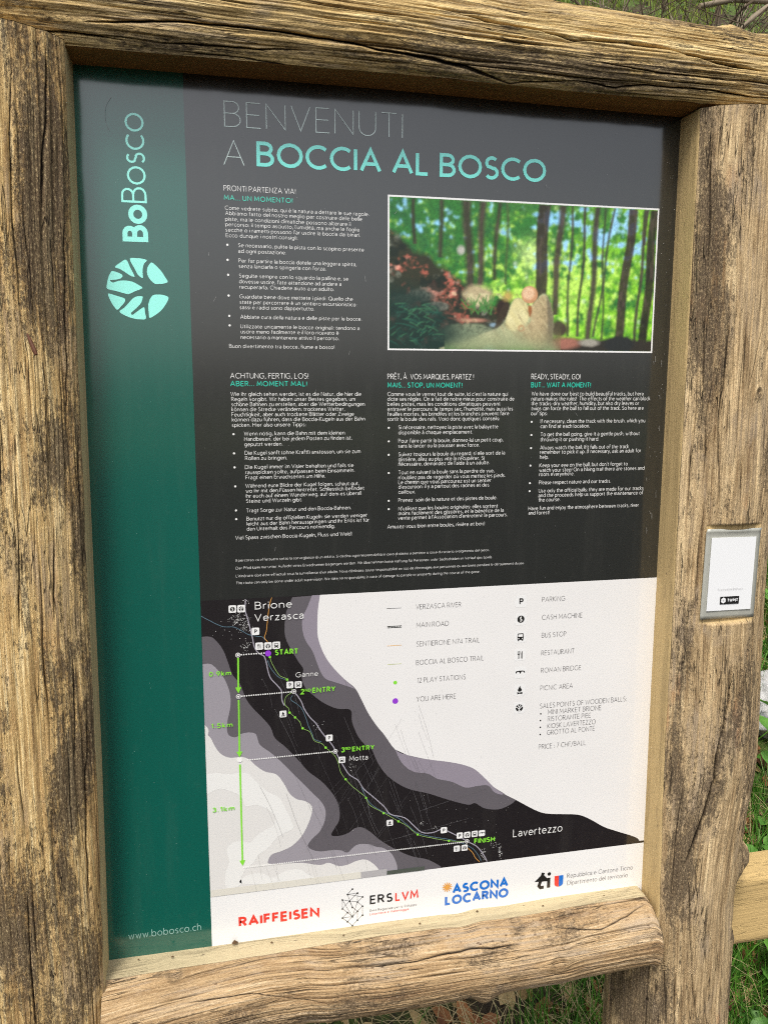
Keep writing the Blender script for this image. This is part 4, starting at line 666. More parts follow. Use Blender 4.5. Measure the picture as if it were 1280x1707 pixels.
    lay((0.30, 0.31, 0.25), sl*ramp(fbm(X2*10, y*13, 31, 3), 0.56, 0.66)*ramp(s2, 0.25, 0.7)*0.8)
    lay((0.015, 0.03, 0.02), sl*ramp(fbm(X2*12, y*16, 41, 3), 0.60, 0.72)*0.9)
    def blob(cx, cy, rx, ry, c, soft=0.25, tex=0.0, ts=60):
        r = np.hypot((x-cx)/rx, (y-cy)/ry)+0.12*(n2-0.5)*2
        m = ramp(1-r, 0, soft); lay(c, m)
        if tex: lay(tuple(q*0.35 for q in c), m*tex*ramp(fbm(X2*ts, y*ts, 51, 3), 0.48, 0.62))
    blob(0.32, 0.37, 0.065, 0.085, (0.55, 0.47, 0.30), 0.4); blob(0.255, 0.67, 0.018, 0.04, (0.55, 0.55, 0.50), 0.6); blob(0.17, 0.29, 0.05, 0.035, (0.38, 0.36, 0.30), 0.3, 0.6)
    blob(0.11, 0.36, 0.06, 0.05, (0.20, 0.22, 0.18), 0.4, 0.8); blob(0.05, 0.33, 0.05, 0.04, (0.24, 0.27, 0.20), 0.4, 0.7); blob(0.28, 0.10, 0.13, 0.085, (0.26, 0.33, 0.22), 0.2, 0.8, 90)
    blob(0.38, 0.17, 0.02, 0.02, (0.35, 0.5, 0.62), 0.6); blob(0.30, 0.20, 0.07, 0.02, (0.60, 0.32, 0.24), 0.8)
    # tufts of dark grass at the lower left
    g = ramp(0.30-np.hypot((x-0.02)/0.9, (y-0.10)/1.3)+0.04*(s2-0.5), 0, 0.10); lay((0.012, 0.05, 0.04), g*0.9)
    for _ in range(90):
        cx, cy = rr.uniform(0.0, 0.17), rr.uniform(0.05, 0.30); L_ = rr.uniform(0.04, 0.13); a = rr.uniform(-0.3, 1.1)
        t = np.clip(((x-cx)*asp*math.cos(a)+(y-cy)*math.sin(a))/L_, 0, 1)
        dd = np.hypot((x-cx)*asp-t*L_*math.cos(a), (y-cy)-t*L_*math.sin(a)+0.03*t*t)
        lay([(0.03, 0.14, 0.10), (0.07, 0.22, 0.12), (0.015, 0.08, 0.06)][rr.integers(0, 3)], 0.75*ramp(0.004-dd, -0.002, 0.002))
    for _ in range(50):
        cx, cy = rr.uniform(0.27, 0.37), rr.uniform(0.24, 0.32); L_ = rr.uniform(0.03, 0.08); a = rr.uniform(0.7, 2.4)
        t = np.clip(((x-cx)*asp*math.cos(a)+(y-cy)*math.sin(a))/L_, 0, 1); dd = np.hypot((x-cx)*asp-t*L_*math.cos(a), (y-cy)-t*L_*math.sin(a))
        lay((0.10, 0.30, 0.08), 0.7*ramp(0.004-dd, -0.002, 0.002))
    blob(0.415, 0.28, 0.035, 0.10, (0.05, 0.03, 0.02), 0.4); blob(0.43, 0.37, 0.03, 0.05, (0.62, 0.48, 0.16), 0.8)
    # ground right of the channel
    lay((0.05, 0.045, 0.035), ramp(0.095-y+0.02*(n2-0.5), 0, 0.03)*(x > 0.55))
    blob(0.63, 0.15, 0.045, 0.07, (0.10, 0.08, 0.05), 0.4); blob(0.66, 0.05, 0.07, 0.055, (0.42, 0.20, 0.15), 0.5); blob(0.75, 0.055, 0.05, 0.035, (0.40, 0.38, 0.33), 0.5); blob(0.87, 0.05, 0.075, 0.065, (0.035, 0.04, 0.04), 0.3)
    # wooden channel and ball
    def poly(pts, c, soft=0.01):
        pts = spline(pts, 3, True)
        ins = np.zeros_like(x, dtype=bool); k = len(pts)
        for i in range(k):
            (ax_, ay), (bx, by) = pts[i], pts[(i+1) % k]
            cond = ((ay > y) != (by > y)) & (x < (bx-ax_)*(y-ay)/((by-ay) if abs(by-ay) > 1e-9 else 1e-9)+ax_)
            ins ^= cond
        mk = ins.astype(float)
        for _ in range(2): mk = 0.5*mk+0.125*(np.roll(mk, 1, 0)+np.roll(mk, -1, 0)+np.roll(mk, 1, 1)+np.roll(mk, -1, 1))
        lay(c, mk*0.97)
    poly([(0.19, -0.01), (0.27, 0.05), (0.35, 0.115), (0.40, 0.155), (0.425, 0.21), (0.44, 0.30), (0.453, 0.345), (0.467, 0.362), (0.486, 0.352), (0.505, 0.318), (0.518, 0.310), (0.534, 0.335), (0.548, 0.368), (0.562, 0.390), (0.574, 0.390), (0.588, 0.35), (0.602, 0.27), (0.608, 0.17), (0.603, 0.06), (0.60, -0.01)], (0.50, 0.53, 0.33))
    poly([(0.452, 0.335), (0.467, 0.356), (0.486, 0.345), (0.508, 0.30), (0.512, 0.22), (0.49, 0.16), (0.455, 0.13), (0.425, 0.165), (0.435, 0.25)], (0.74, 0.68, 0.38))
    poly([(0.522, 0.30), (0.540, 0.345), (0.562, 0.382), (0.576, 0.375), (0.590, 0.33), (0.598, 0.22), (0.592, 0.08), (0.55, 0.03), (0.50, 0.08), (0.495, 0.14), (0.52, 0.20)], (0.56, 0.46, 0.28))
    poly([(0.578, 0.375), (0.590, 0.345), (0.603, 0.27), (0.608, 0.17), (0.602, 0.03), (0.585, 0.05), (0.586, 0.20), (0.582, 0.30)], (0.25, 0.22, 0.15))
    poly([(0.508, 0.305), (0.524, 0.305), (0.523, 0.26), (0.517, 0.222), (0.512, 0.25)], (0.40, 0.15, 0.05))
    poly([(0.438, 0.31), (0.425, 0.25), (0.405, 0.17), (0.385, 0.15), (0.40, 0.25), (0.425, 0.33)], (0.07, 0.05, 0.03))
    chn = (x > 0.2)*(x < 0.61)*(y < 0.39)*ramp(base[..., 0]+base[..., 1], 0.55, 0.75)
    lay((0.30, 0.36, 0.20), chn*0.55*ramp(0.16-y, 0, 0.14)); lay((0.80, 0.76, 0.48), chn*0.5*ramp(fbm(X2*26+y*20, y*9, 66, 3), 0.5, 0.7)*(y > 0.08)); lay((0.28, 0.22, 0.12), chn*0.45*ramp(fbm(X2*50+y*34, y*16, 68, 3), 0.55, 0.7)*(y > 0.05))
    lay((0.16, 0.14, 0.10), chn*0.6*ramp(x, 0.565, 0.605)*ramp(y, 0.02, 0.12))
    lay((0.16, 0.13, 0.06), 0.45*ramp(fbm(X2*70+y*20, y*30, 61, 3), 0.52, 0.68)*ramp(0.03-abs(x-0.575), 0, 0.02)*(y < 0.3)*(y > 0.02))
    lay((0.45, 0.14, 0.06), 0.6*ramp(0.012-abs(np.hypot((x-0.485)*asp, y-0.15)-0.018), 0, 0.01))
    bl = base.copy()                                         # the near end of the channel is out of focus
    for _ in range(8): bl = 0.2*bl+0.2*(np.roll(bl, 3, 0)+np.roll(bl, -3, 0)+np.roll(bl, 3, 1)+np.roll(bl, -3, 1))
    wb = ramp(0.20-y, 0, 0.16)[..., None]*((x > 0.2)*(x < 0.64))[..., None]; base = base*(1-wb)+bl*wb
    R_ = np.hypot((x-0.513)*asp, y-0.384); lay((0.62, 0.36, 0.20), ramp(0.060-R_, -0.003, 0.003))
    Rl = np.hypot((x-0.513)*asp+0.008, y-0.394); lay((0.88, 0.66, 0.46), 0.85*ramp(0.050-Rl, -0.004, 0.02)*(R_ < 0.059)); lay((0.50, 0.24, 0.12), 0.6*ramp(0.004-abs(np.hypot((x-0.513)*asp, y-0.398)-0.012), 0, 0.004))
    return np.clip(base*(0.82+0.36*fbm(X2*110, y*100, 77, 2)[..., None]), 0, 1)**1.2
x0, x1, z0, z1 = PHOTO
W_, H_ = 340, 180
img = forest(W_, H_)
# slight softening, as print seen at arm's length
img = 0.5*img+0.125*(np.roll(img, 1, 0)+np.roll(img, -1, 0)+np.roll(img, 1, 1)+np.roll(img, -1, 1))
gx, gz = np.meshgrid(np.linspace(x0+2.0, x1-2.0, W_)/1000, np.linspace(z0+2.0, z1-2.0, H_)/1000)
V = np.stack([gx, np.full_like(gx, -0.0002-STEP*2.0), gz], -1).reshape(-1, 3)
i = np.arange(H_-1)[:, None]*W_; j = np.arange(W_-1)[None, :]
F = np.stack([i+j, i+j+1, i+j+1+W_, i+j+W_], -1).reshape(-1, 4)
m_ph, n_, l_, b_ = new_mat('forest_print'); ca = n_.new('ShaderNodeVertexColor'); ca.layer_name = 'print'
l_.new(ca.outputs[0], b_.inputs['Base Color']); b_.inputs['Roughness'].default_value = 0.38
p = Print(); p.rect(x0, z0, x1, z1, K['WHITE'], 1); pf = p.build('photo_border', board, 'thin white border round the forest picture')
me = mesh_np('forest_picture', V, F, [m_ph]); cl = me.color_attributes.new('print', 'FLOAT_COLOR', 'POINT')
cl.data.foreach_set('color', np.concatenate([img.reshape(-1, 3), np.ones((W_*H_, 1))], 1).astype(np.float32).ravel())
link('forest_picture', me, pf, 'picture of a wooden ball on a carved channel in a sunny wood')

# map
MB_, MT, MF = MAP_Z; XL = STRIPE_X; XR = PW*1000-0.4
p = Print(); p.rect(XL+0.2, 2.2, XR, MB_, K['WHITE'], 1); logos = p.build('sponsor_strip', board, 'white strip with four logos along the bottom')
p = Print(); p.rect(XL+0.2, MB_, XR, MT, K['BLACK'], 1); mp = p.build('trail_map', board, 'valley map in black, mauve and white')
def clip(pts):   # keep to the map sheet
    return [(min(max(x, XL+0.25), XR-0.05), min(max(z, MB_+0.05), MT-0.05)) for x, z in pts]
def area(name, line, corners, mat, layer):
    q = Print(); q.poly(clip(spline(line, 4)+corners), K[mat], layer); q.build(name, mp)
area('contour_band', R_BLACK, [(XR, 300), (XR, MT+9), (R_BLACK[0][0], MT+9)][0:0]+list(reversed(spline(R_WHITE, 2)))[0:0]+[], 'BLACK', 2) if False else None
iw = min(range(len(R_WHITE)), key=lambda i: abs(R_WHITE[i][0]-R_BLACK[-1][0])+abs(R_WHITE[i][1]-R_BLACK[-1][1]))
q = Print(); q.poly(clip(spline(R_BLACK, 4)+list(reversed(spline(R_WHITE[:iw+1], 4)))[1:]), K['DG'], 2); q.build('contour_band', mp)
q = Print(); q.poly(clip(spline(R_MIDA[:11], 4)+spline(R_MIDA[10:], 3)[1:]), K['MG2'], 3); q.build('contour_band', mp)
q = Print(); q.poly(clip(spline(R_MIDB[:13], 4)+spline(R_MIDB[12:], 3)[1:]), K['MG2'], 3); q.build('contour_band', mp)
q = Print(); q.poly(clip(spline(R_WHITE, 4)+[(XR, R_WHITE[-1][1]), (XR, MT+9), (R_WHITE[0][0], MT+9)]), K['OFF'], 3); q.build('snow_area', mp)
q = Print(); q.poly(clip(spline(L_DARK, 4)+[(L_DARK[-1][0], MB_), (XL, MB_)]), K['DG'], 2); q.build('contour_band', mp)
q = Print(); q.poly(clip(spline(L_MID, 4)+[(L_MID[-1][0], MB_), (XL, MB_)]), K['MG'], 3); q.build('contour_band', mp)
q = Print(); q.poly(clip(spline(L_LIGHT, 4)+[(L_LIGHT[-1][0], MB_), (XL, MB_)]), K['LG'], 4); q.build('contour_band', mp)
q = Print(); q.poly(clip(spline(L_PALE, 4, True)), K['LG2'], 5); q.build('contour_band', mp)
q = Print(); q.poly(clip(spline(L_PALE2, 4, True)), K['LG2'], 5); q.build('contour_band', mp)
# yellowed strip of film along the lower edge of the map
q = Print(); q.rect(XL+0.3, MB_+0.1, 318, MF+0.3, K['AGE'], 6); q.rect(318, MB_+0.1, 352, MF, K['AGEM'], 6); q.rect(352, MB_+0.1, 402, MF-3, K['AGED'], 6); q.build('film_edge', mp, 'yellowed strip along the lower edge')
# lines
def lines(name, sets, w, mat, layer, sm=4, label=None):
    for s_ in sets:
        q = Print(); q.stroke(clip(spline(s_, sm)), w, K[mat], layer); q.build(name, mp, label)
lines('river_line', RIVER, 0.75, 'RIV', 5); lines('road_line', ROAD, 1.25, 'ROAD', 6); lines('trail_line', TRAIL, 0.55, 'TR', 7, label='thin green trail line'); lines('hiking_path_line', ORANGE, 0.65, 'OR', 7)
q = Print()
for x, z in STATIONS: q.disc(x, z, 1.5, K['G'], 8, 12)
tag(q.build('station_dots', mp), kind='stuff')
rr = random.Random(4); q = Print()
for cx, cz, sx, sz, n in VILLAGE:
    for _ in range(int(n*1.3)):
        x, z = rr.gauss(cx, sx*0.42), rr.gauss(cz, sz*0.42)
        if XL+1 < x < XR and MB_+1 < z < MT-1:
            a = rr.uniform(0, 3.14); r = rr.uniform(0.22, 0.55)
            q.poly([(x+r*math.cos(a+k*1.571), z+r*math.sin(a+k*1.571)*rr.uniform(0.7, 1)) for k in range(4)], K['W'], 4)
tag(q.build('village_houses', mp), kind='stuff')
for a, b in ARROWS:
    q = Print(); dx, dz = b[0]-a[0], b[1]-a[1]; L_ = math.hypot(dx, dz); ux, uz = dx/L_, dz/L_
    q.stroke([a, (b[0]-ux*6, b[1]-uz*6)], 2.0, K['G'], 8)
    q.poly([b, (b[0]-ux*7.5+uz*3.6, b[1]-uz*7.5-ux*3.6), (b[0]-ux*7.5-uz*3.6, b[1]-uz*7.5+ux*3.6)], K['G'], 8); q.build('distance_arrow', mp)
for a, b in DOTTED:
    q = Print()
    L_ = math.hypot(b[0]-a[0], b[1]-a[1]); n = int(L_/2.75)
    for k in range(n+1): q.disc(a[0]+(b[0]-a[0])*k/n, a[1]+(b[1]-a[1])*k/n, 0.95, K['W'], 8, 8)
    q.build('dotted_line', mp)
for i_, (x, z) in enumerate(RINGS):
    q = Print()
    if i_ == 4: q.disc(x, z, 3.0, K['W'], 9); q.build('entry_ring', mp, 'faint white ring'); continue
    q.disc(x, z, 2.9, K['W'], 8); q.disc(x, z, 2.2, K['DG'], 9); q.disc(x, z, 1.2, K['W'], 10)
    q.build('entry_ring', mp)
q = Print(); q.disc(PURPLE[0], PURPLE[1], 3.7, K['PU'], 10); q.build('you_are_here_dot', mp, 'purple dot at the start')
for t in MAPTEXT:
    q = Print(); put(q, t, 11); q.build('place_name', mp)
# icons
def icon(kind, x, z, s, parent, base):
    q = Print(); u = s/20.0; k = K['K']; L = base
    q.rrect(x, z, s/2, s/2, s*0.16, K['WHITE'], L); P_ = lambda pts: [(x+a*u, z+b*u) for a, b in pts]; L += 1
    if kind == 'P': q.text('P', x-3.2*u, z-5.2*u, 7.2*u, 10.5*u, 0.2, k, L)
    elif kind == 'cash': q.disc(x, z, 6.2*u, k, L); q.text('S', x-2.3*u, z-3.8*u, 4.6*u, 7.6*u, 0.13, K['W'], L+1); q.stroke(P_([(0, -5), (0, 5)]), 0.8*u, K['W'], L+1)
    elif kind == 'bus':
        q.rrect(x, z+0.6*u, 5.4*u, 5.6*u, 1.6*u, k, L); q.rect(x-4.0*u, z+0.4*u, x+4.0*u, z+4.6*u, K['WHITE'], L+1); q.disc(x-3.3*u, z-2.6*u, 1.0*u, K['WHITE'], L+1, 10); q.disc(x+3.3*u, z-2.6*u, 1.0*u, K['WHITE'], L+1, 10)
        q.rect(x-4.6*u, z-7.0*u, x-2.4*u, z-4.8*u, k, L); q.rect(x+2.4*u, z-7.0*u, x+4.6*u, z-4.8*u, k, L)
    elif kind == 'fork':
        q.stroke(P_([(-2.6, -6.5), (-2.6, 1.5)]), 1.7*u, k, L)
        for dx in (-4.3, -2.6, -0.9): q.stroke(P_([(dx, 1.2), (dx, 6.5)]), 0.9*u, k, L)
        q.rect(x-4.7*u, z+0.6*u, x-0.5*u, z+2.0*u, k, L+1); q.poly(P_([(1.9, -6.5), (3.7, -6.5), (3.7, 6.5), (2.6, 5.6), (1.7, 3.0), (1.7, -1)]), k, L)
    elif kind == 'bridge':
        q.poly(P_([(-8, 2.4), (-4, 3.3), (0, 3.5), (4, 3.3), (8, 2.6), (8, -1.2), (7.2, -1.0), (6, 0.8), (4, 1.8), (2, 1.4), (1, -0.2), (0.4, -1.8), (-0.4, -1.8), (-1, -0.2), (-2, 1.4), (-4, 1.7), (-6, 0.7), (-7.2, -1.2), (-8, -1.4)]), k, L)
    elif kind == 'fire':
        q.poly(spline(P_([(0, -2.6), (-2.8, -1.6), (-3.4, 1.2), (-1.8, 4.0), (0.3, 7.2), (1.2, 4.2), (2.0, 3.2), (3.5, 1.0), (2.8, -1.6)]), 3, True), k, L)
        q.stroke(P_([(-4.6, -6.4), (4.6, -3.8)]), 1.5*u, k, L); q.stroke(P_([(-4.6, -3.8), (4.6, -6.4)]), 1.5*u, k, L+1)
    elif kind == 'ball':
        q.disc(x, z, 6.4*u, k, L)
        for pts in ([(0, -7), (0, 3)], [(0, -3), (-3.4, 0.6), (-6.4, 1.8)], [(0, -2), (3.6, 1.6), (6.0, 3.2)], [(0, 1), (-2.4, 4.4), (-3.0, 6.6)], [(0, 1.4), (1.8, 4.2), (2.2, 6.6)], [(-2, -7), (-1, -4.2)], [(2, -7), (1, -4.2)]): q.stroke(P_(pts), 1.15*u, K['WHITE'], L+1)
    return q.build('map_icon', parent)
for kd, x, z, s_ in MAPICONS: icon(kd, x, z, 9.0 if s_ > 9.2 else 8.4, mp, 10)
# legend
leg = bpy.data.objects.new('legend', None); C.objects.link(leg); leg.parent = board; leg['label'] = 'map legend in grey capitals'
for t in LEGTEXT:
    q = Print(); put(q, t, 4); q.build('legend_entry', leg)
q = Print()
for x, z in LEGDOTS: q.disc(x, z, 1.1, K['K'], 4, 10)
tag(q.build('bullet_points', leg), kind='stuff')
for kd, x, z, s_ in LEGICONS: icon(kd, x, z, 15.5, leg, 4)
for i_, (a, b) in enumerate(LEGLINES):
    q = Print(); q.stroke([a, b], [0.55, 2.6, 0.8, 0.7][i_], K[['K2', 'K', 'OR2', 'OL'][i_]], 4)
    if i_ == 1:
        for k in range(9): t = (k+0.5)/9; x = a[0]+(b[0]-a[0])*t; q.rect(x-0.7, a[1]+(b[1]-a[1])*t-0.35, x+0.7, a[1]+(b[1]-a[1])*t+0.35, K['W'], 5)
    q.build('line_sample', leg, ['thin grey line', 'thick dashed black line', 'pale orange line', 'pale olive line'][i_])
q = Print(); q.disc(*LEGCIRC[0], 2.4, K['G'], 4, 16); q.build('green_dot', leg)
q = Print(); q.disc(*LEGCIRC[1], 3.7, K['PU'], 4, 20); q.build('purple_dot', leg)
# logos
q = Print()
for t in LOGOS['bank']: put(q, t, 3, 0.34)
q.build('logo', logos, 'red bank name')
q = Print()
for t in LOGOS['ers']: put(q, t, 3)
for a, b in [(0,1),(1,3),(1,2),(2,5),(4,5),(5,6),(3,6),(4,7),(4,13),(5,7),(5,9),(1,9),(6,8),(9,11),(7,10),(10,13),(10,12),(12,13),(6,13),(2,6),(11,13),(8,14),(8,11),(11,16),(14,16),(11,15),(12,17),(15,17),(16,17),(12,15),(0,1)]: q.stroke([NET[a], NET[b]], 0.42, K['K'], 3)
for x, z in NET: q.disc(x, z, 1.15, K['K'], 5, 10)
q.build('logo', logos, 'black network of dots beside black and red lettering')
q = Print()
for t in LOGOS['al']: put(q, t, 3, 0.34)
for k in range(12):
    a = k*math.pi/6; q.stroke([(SUN[0]+2.4*math.cos(a), SUN[1]+2.4*math.sin(a)), (SUN[0]+6.6*math.cos(a), SUN[1]+6.6*math.sin(a))], 1.5, K['OR'], 3)
q.disc(*SUN, 3.1, K['OR'], 4)
q.build('logo', logos, 'blue lettering with an orange sun')
q = Print()
for t in LOGOS['ti']: put(q, t, 3)
T_ = TI; q.stroke([(T_[1][0]-1.0, T_[1][1]+1.5), (T_[3][0]-1.0, T_[3][1]+4.5), (T_[3][0]+1.5, T_[3][1]+1.6), (T_[3][0]+6, T_[3][1]+1.8)], 4.4, K['K'], 3); q.poly([(T_[0][0], T_[0][1]), (T_[1][0]-2, T_[1][1]), (T_[1][0]+5.6, T_[0][1]+2.4), (T_[1][0]+5.6, T_[0][1]-1.2)], K['K'], 4)
xi = T_[6][0]-2.6; q.stroke([(xi, T_[3][1]), (xi, T_[3][1]+14.5)], 4.6, K['K'], 3); q.disc(xi+0.4, T_[6][1]+3.0, 2.5, K['K'], 4)
sx0, sz1 = SHIELD[0]; sx1 = SHIELD[1][0]; sz0 = SHIELD[3][1]; mx = (sx0+sx1)/2
q.poly([(sx0, sz1), (mx, sz1), (mx, sz0)]+[(mx-(mx-sx0)*math.sin(a), sz0+5-5*math.cos(a)+0) for a in (0.4, 0.8, 1.2, 1.5)], K['RED'], 3)
q.poly([(mx, sz1), (sx1, sz1)]+[(mx+(sx1-mx)*math.sin(a), sz0+5-5*math.cos(a)) for a in (1.5, 1.2, 0.8, 0.4)]+[(mx, sz0)], K['BLU'], 3)
q.build('logo', logos, 'black letters beside a red and blue shield')
# scratches and specks on the panel
rr = random.Random(12); q = Print()
def scr(x, z, dx, dz, w, mat, layer=12, bow=0.0):
    pts = [(x+dx*t+bow*math.sin(t*3.14)+rr.uniform(-0.12, 0.12), z+dz*t) for t in [k/7 for k in range(8)]]; q.stroke(clip(pts), w, K[mat], layer)
for _ in range(46):
    x = rr.uniform(190, 395); z = rr.uniform(170, 400)-(x-190)*0.45; L_ = rr.uniform(25, 120); z = max(z, MB_+L_+2)
    if z > MT-4: z = MT-4
    scr(x, z, L_*rr.uniform(0.28, 0.42), -L_, rr.uniform(0.10, 0.24), 'SCR', bow=rr.uniform(-3, 3))
for _ in range(10):
    x = rr.uniform(240, 330); z = rr.uniform(120, 200); L_ = rr.uniform(30, 90)
    scr(x, z, L_*rr.uniform(0.7, 1.0), L_*rr.uniform(0.8, 1.4), 0.12, 'SCR', bow=rr.uniform(-2, 2))
for _ in range(9):
    x = rr.uniform(180, 330); z = rr.uniform(MB_+22, MB_+50); scr(x, z, rr.uniform(3, 10), -rr.uniform(18, 40), 0.14, 'SCRD')
scr(395, 165, 90, 22, 0.22, 'SCR', bow=0); scr(330, 125, 130, 22, 0.2, 'SCR')
tag(q.build('scratches', mp, 'fine scratches across the black valley'), kind='stuff')
q = Print()
def dust(x0, z0, x1, z1, n, mat, r0=0.14, r1=0.42, layer=13):
    for _ in range(n):
        x, z = rr.uniform(x0, x1), rr.uniform(z0, z1); r = rr.uniform(r0, r1); a = rr.uniform(0, 6.3); e = rr.uniform(0.35, 1)
        q.poly([(x+r*math.cos(a+k*1.2566)*e, z+r*math.sin(a+k*1.2566)) for k in range(5)], K[mat], layer)
dust(20, 60, 128, 1020, 90, 'P2', 0.12, 0.34); dust(20, 60, 55, 330, 50, 'P2', 0.12, 0.3); dust(135, 460, 705, 1020, 190, 'SCRL', 0.10, 0.32); dust(690, 480, 710, 1000, 60, 'SCRL', 0.15, 0.5)
dust(140, 95, 450, 450, 120, 'SCRL', 0.12, 0.4); dust(280, 120, 700, 450, 150, 'SCRD', 0.12, 0.4); dust(300, 90, 520, 200, 60, 'SCRL', 0.15, 0.5)
for _ in range(10):
    x = rr.uniform(690, 706); z = rr.uniform(480, 780); q.stroke([(x, z), (x+0.6, z-rr.uniform(3, 9))], 0.25, K['SCRL'], 13)
for _ in range(16):
    x, z = rr.uniform(150, 700), rr.uniform(470, 1000); a = rr.uniform(0.8, 2.2); L_ = rr.uniform(2, 7); q.stroke([(x, z), (x+L_*math.cos(a), z+L_*math.sin(a))], 0.16, K['SCRL'], 13)
q.stroke(spline([(56, 1002), (50, 992), (49, 978), (53, 968)], 4), 0.3, K['K2'], 13)
tag(q.build('dust_specks', board, 'pale specks and nicks over the whole panel'), kind='stuff')
# bits of leaf and soil on the ledge in front of the panel
# ------------------------------------------------------------------ small payment plaque on the right post
plq = empty('payment_plaque', (0.6355, -0.0628, 1.2695), 'small grey metal plaque holding a white card, let into the right post', 'plaque', rz=math.radians(1.0))
plq.rotation_euler = (0, math.radians(0.9), math.radians(2.0))
m_met = plain('brushed_aluminium', (0.50, 0.50, 0.44), 0.42, 0.5, metal=0.35, var=0.12, vs=120)
m_card = plain('white_card', (0.80, 0.81, 0.82), 0.45, 0.5, var=0.02)
m_cdg = plain('card_grey_ink', (0.45, 0.45, 0.46), 0.5); m_cdk = plain('card_black_ink', (0.01, 0.01, 0.01), 0.45)
nx, nz = 17, 25; hw, hh = 0.0388, 0.0575; V = []
for k in (0, 1):
    for b in range(nz):
        for a in range(nx):
            u, w = a/(nx-1)*2-1, b/(nz-1)*2-1
            y = -0.0005+k*0.0012+0.0008*u*u
            z = w*hh
            if w > 0.93: y += -0.002*(w-0.93)/0.07; z -= 0.0018*max(0, 1-((u-0.05)/0.55)**2)*(w-0.93)/0.07
            V.append((u*hw, y, z))
F = []
N = nx*nz
for b in range(nz-1):
    for a in range(nx-1):
        i0 = b*nx+a; F.append((i0, i0+1, i0+nx+1, i0+nx)); F.append((N+i0, N+i0+nx, N+i0+nx+1, N+i0+1))
bd = [(a, 0) for a in range(nx)]+[(nx-1, b) for b in range(1, nz)]+[(a, nz-1) for a in range(nx-2, -1, -1)]+[(0, b) for b in range(nz-2, 0, -1)]
for i_ in range(len(bd)):
    a, b = bd[i_]; c, d = bd[(i_+1) % len(bd)]; i0, i1 = b*nx+a, d*nx+c; F.append((i1, i0, N+i0, N+i1))
me = bpy.data.meshes.new('metal_plate'); me.from_pydata(V, [], F); me.materials.append(m_met)
for pl in me.polygons: pl.use_smooth = True
link('metal_plate', me, plq)
card = link('card', boxmesh('card', -0.0320, -0.0016, -0.0465, 0.0315, -0.0009, 0.0465, m_card), plq, 'white card with a black badge')
q = Print(); q.k = 0
q.poly([(-14.2, -38.5), (13.2, -38.5), (13.2, -28.6), (-14.2, -28.6)], m_cdk, 5)
q.poly([(-9.4+3.6*math.cos(math.radians(90+60*i)), -33.5+3.9*math.sin(math.radians(90+60*i))) for i in range(6)], m_card, 6)
q.poly([(-9.4+1.5*math.cos(math.radians(30+120*i)), -33.5+1.5*math.sin(math.radians(30+120*i))) for i in range(3)], m_cdg, 7)
q.text('TWINT', -4.0, -35.4, 15.6, 4.0, 0.24, m_card, 6)
q.build('badge', card).location.y = -0.0014
q = Print(); q.text('Associazione BoBosco', -19.0, -20.0, 36.5, 2.3, 0.09, m_cdg, 7); q.build('caption', card).location.y = -0.0014
# ------------------------------------------------------------------ hillside, grass, leaves, shrubs
def hgt(x, y):
    """ground height: flat in front, a steep bank behind the sign"""
    t = np.clip(y-0.42, 0, None); up = 0.76*(np.sqrt(t*t+0.02)-0.1414)
    return up*(1+0.04*np.sin(x*1.3)) + (fbm(x*1.3, y*1.3, 71, 4)-0.5)*0.16*np.clip(y+0.6, 0.1, 1) - 0.02
def h1(x, y): return float(hgt(np.array([x]), np.array([y]))[0])
m_gr, n, l, b = new_mat('bank_soil'); t = NT(m_gr); tc = n.new('ShaderNodeTexCoord').outputs['Object']
a1 = t.noise(tc, 6, 0.65, 2.2); a2 = t.noise(tc, 8, 0.7, 28.0); a3 = t.noise(tc, 5, 0.7, 140.0)
col = t.ramp(a2, [(0.30, (0.015, 0.011, 0.007)), (0.48, (0.055, 0.038, 0.02)), (0.60, (0.11, 0.08, 0.04)), (0.75, (0.22, 0.16, 0.08))])
col = t.mix(t.step(t.math('ADD', t.math('MULTIPLY', a1, 0.7), t.math('MULTIPLY', a2, 0.3)), 0.46, 0.56), col, t.mix(a3, (0.03, 0.07, 0.012), (0.13, 0.19, 0.03)))
l.new(col, b.inputs['Base Color']); b.inputs['Roughness'].default_value = 0.95; l.new(t.bump(t.math('ADD', a2, t.math('MULTIPLY', a3, 0.5)), 0.8, 0.03), b.inputs['Normal'])
gx = np.concatenate([np.linspace(-60, -6, 14), np.linspace(-5, -1.2, 24), np.linspace(-1.1, 4, 180), np.linspace(4.2, 10, 40), np.linspace(11, 60, 16)])
gy = np.concatenate([np.linspace(-60, -3, 16), np.linspace(-2.6, 0, 20), np.linspace(0.04, 3.2, 120), np.linspace(3.3, 12, 70), np.linspace(13, 34, 16)])
GX, GY = np.meshgrid(gx, gy); GZ = hgt(GX, GY); i = np.arange(len(gy)-1)[:, None]*len(gx); j = np.arange(len(gx)-1)[None, :]
F = np.stack([i+j, i+j+1, i+j+1+len(gx), i+j+len(gx)], -1).reshape(-1, 4)
me = mesh_np('ground', np.stack([GX, GY, GZ], -1).reshape(-1, 3), F, [m_gr], smooth=True); tag(link('ground', me), kind='structure')

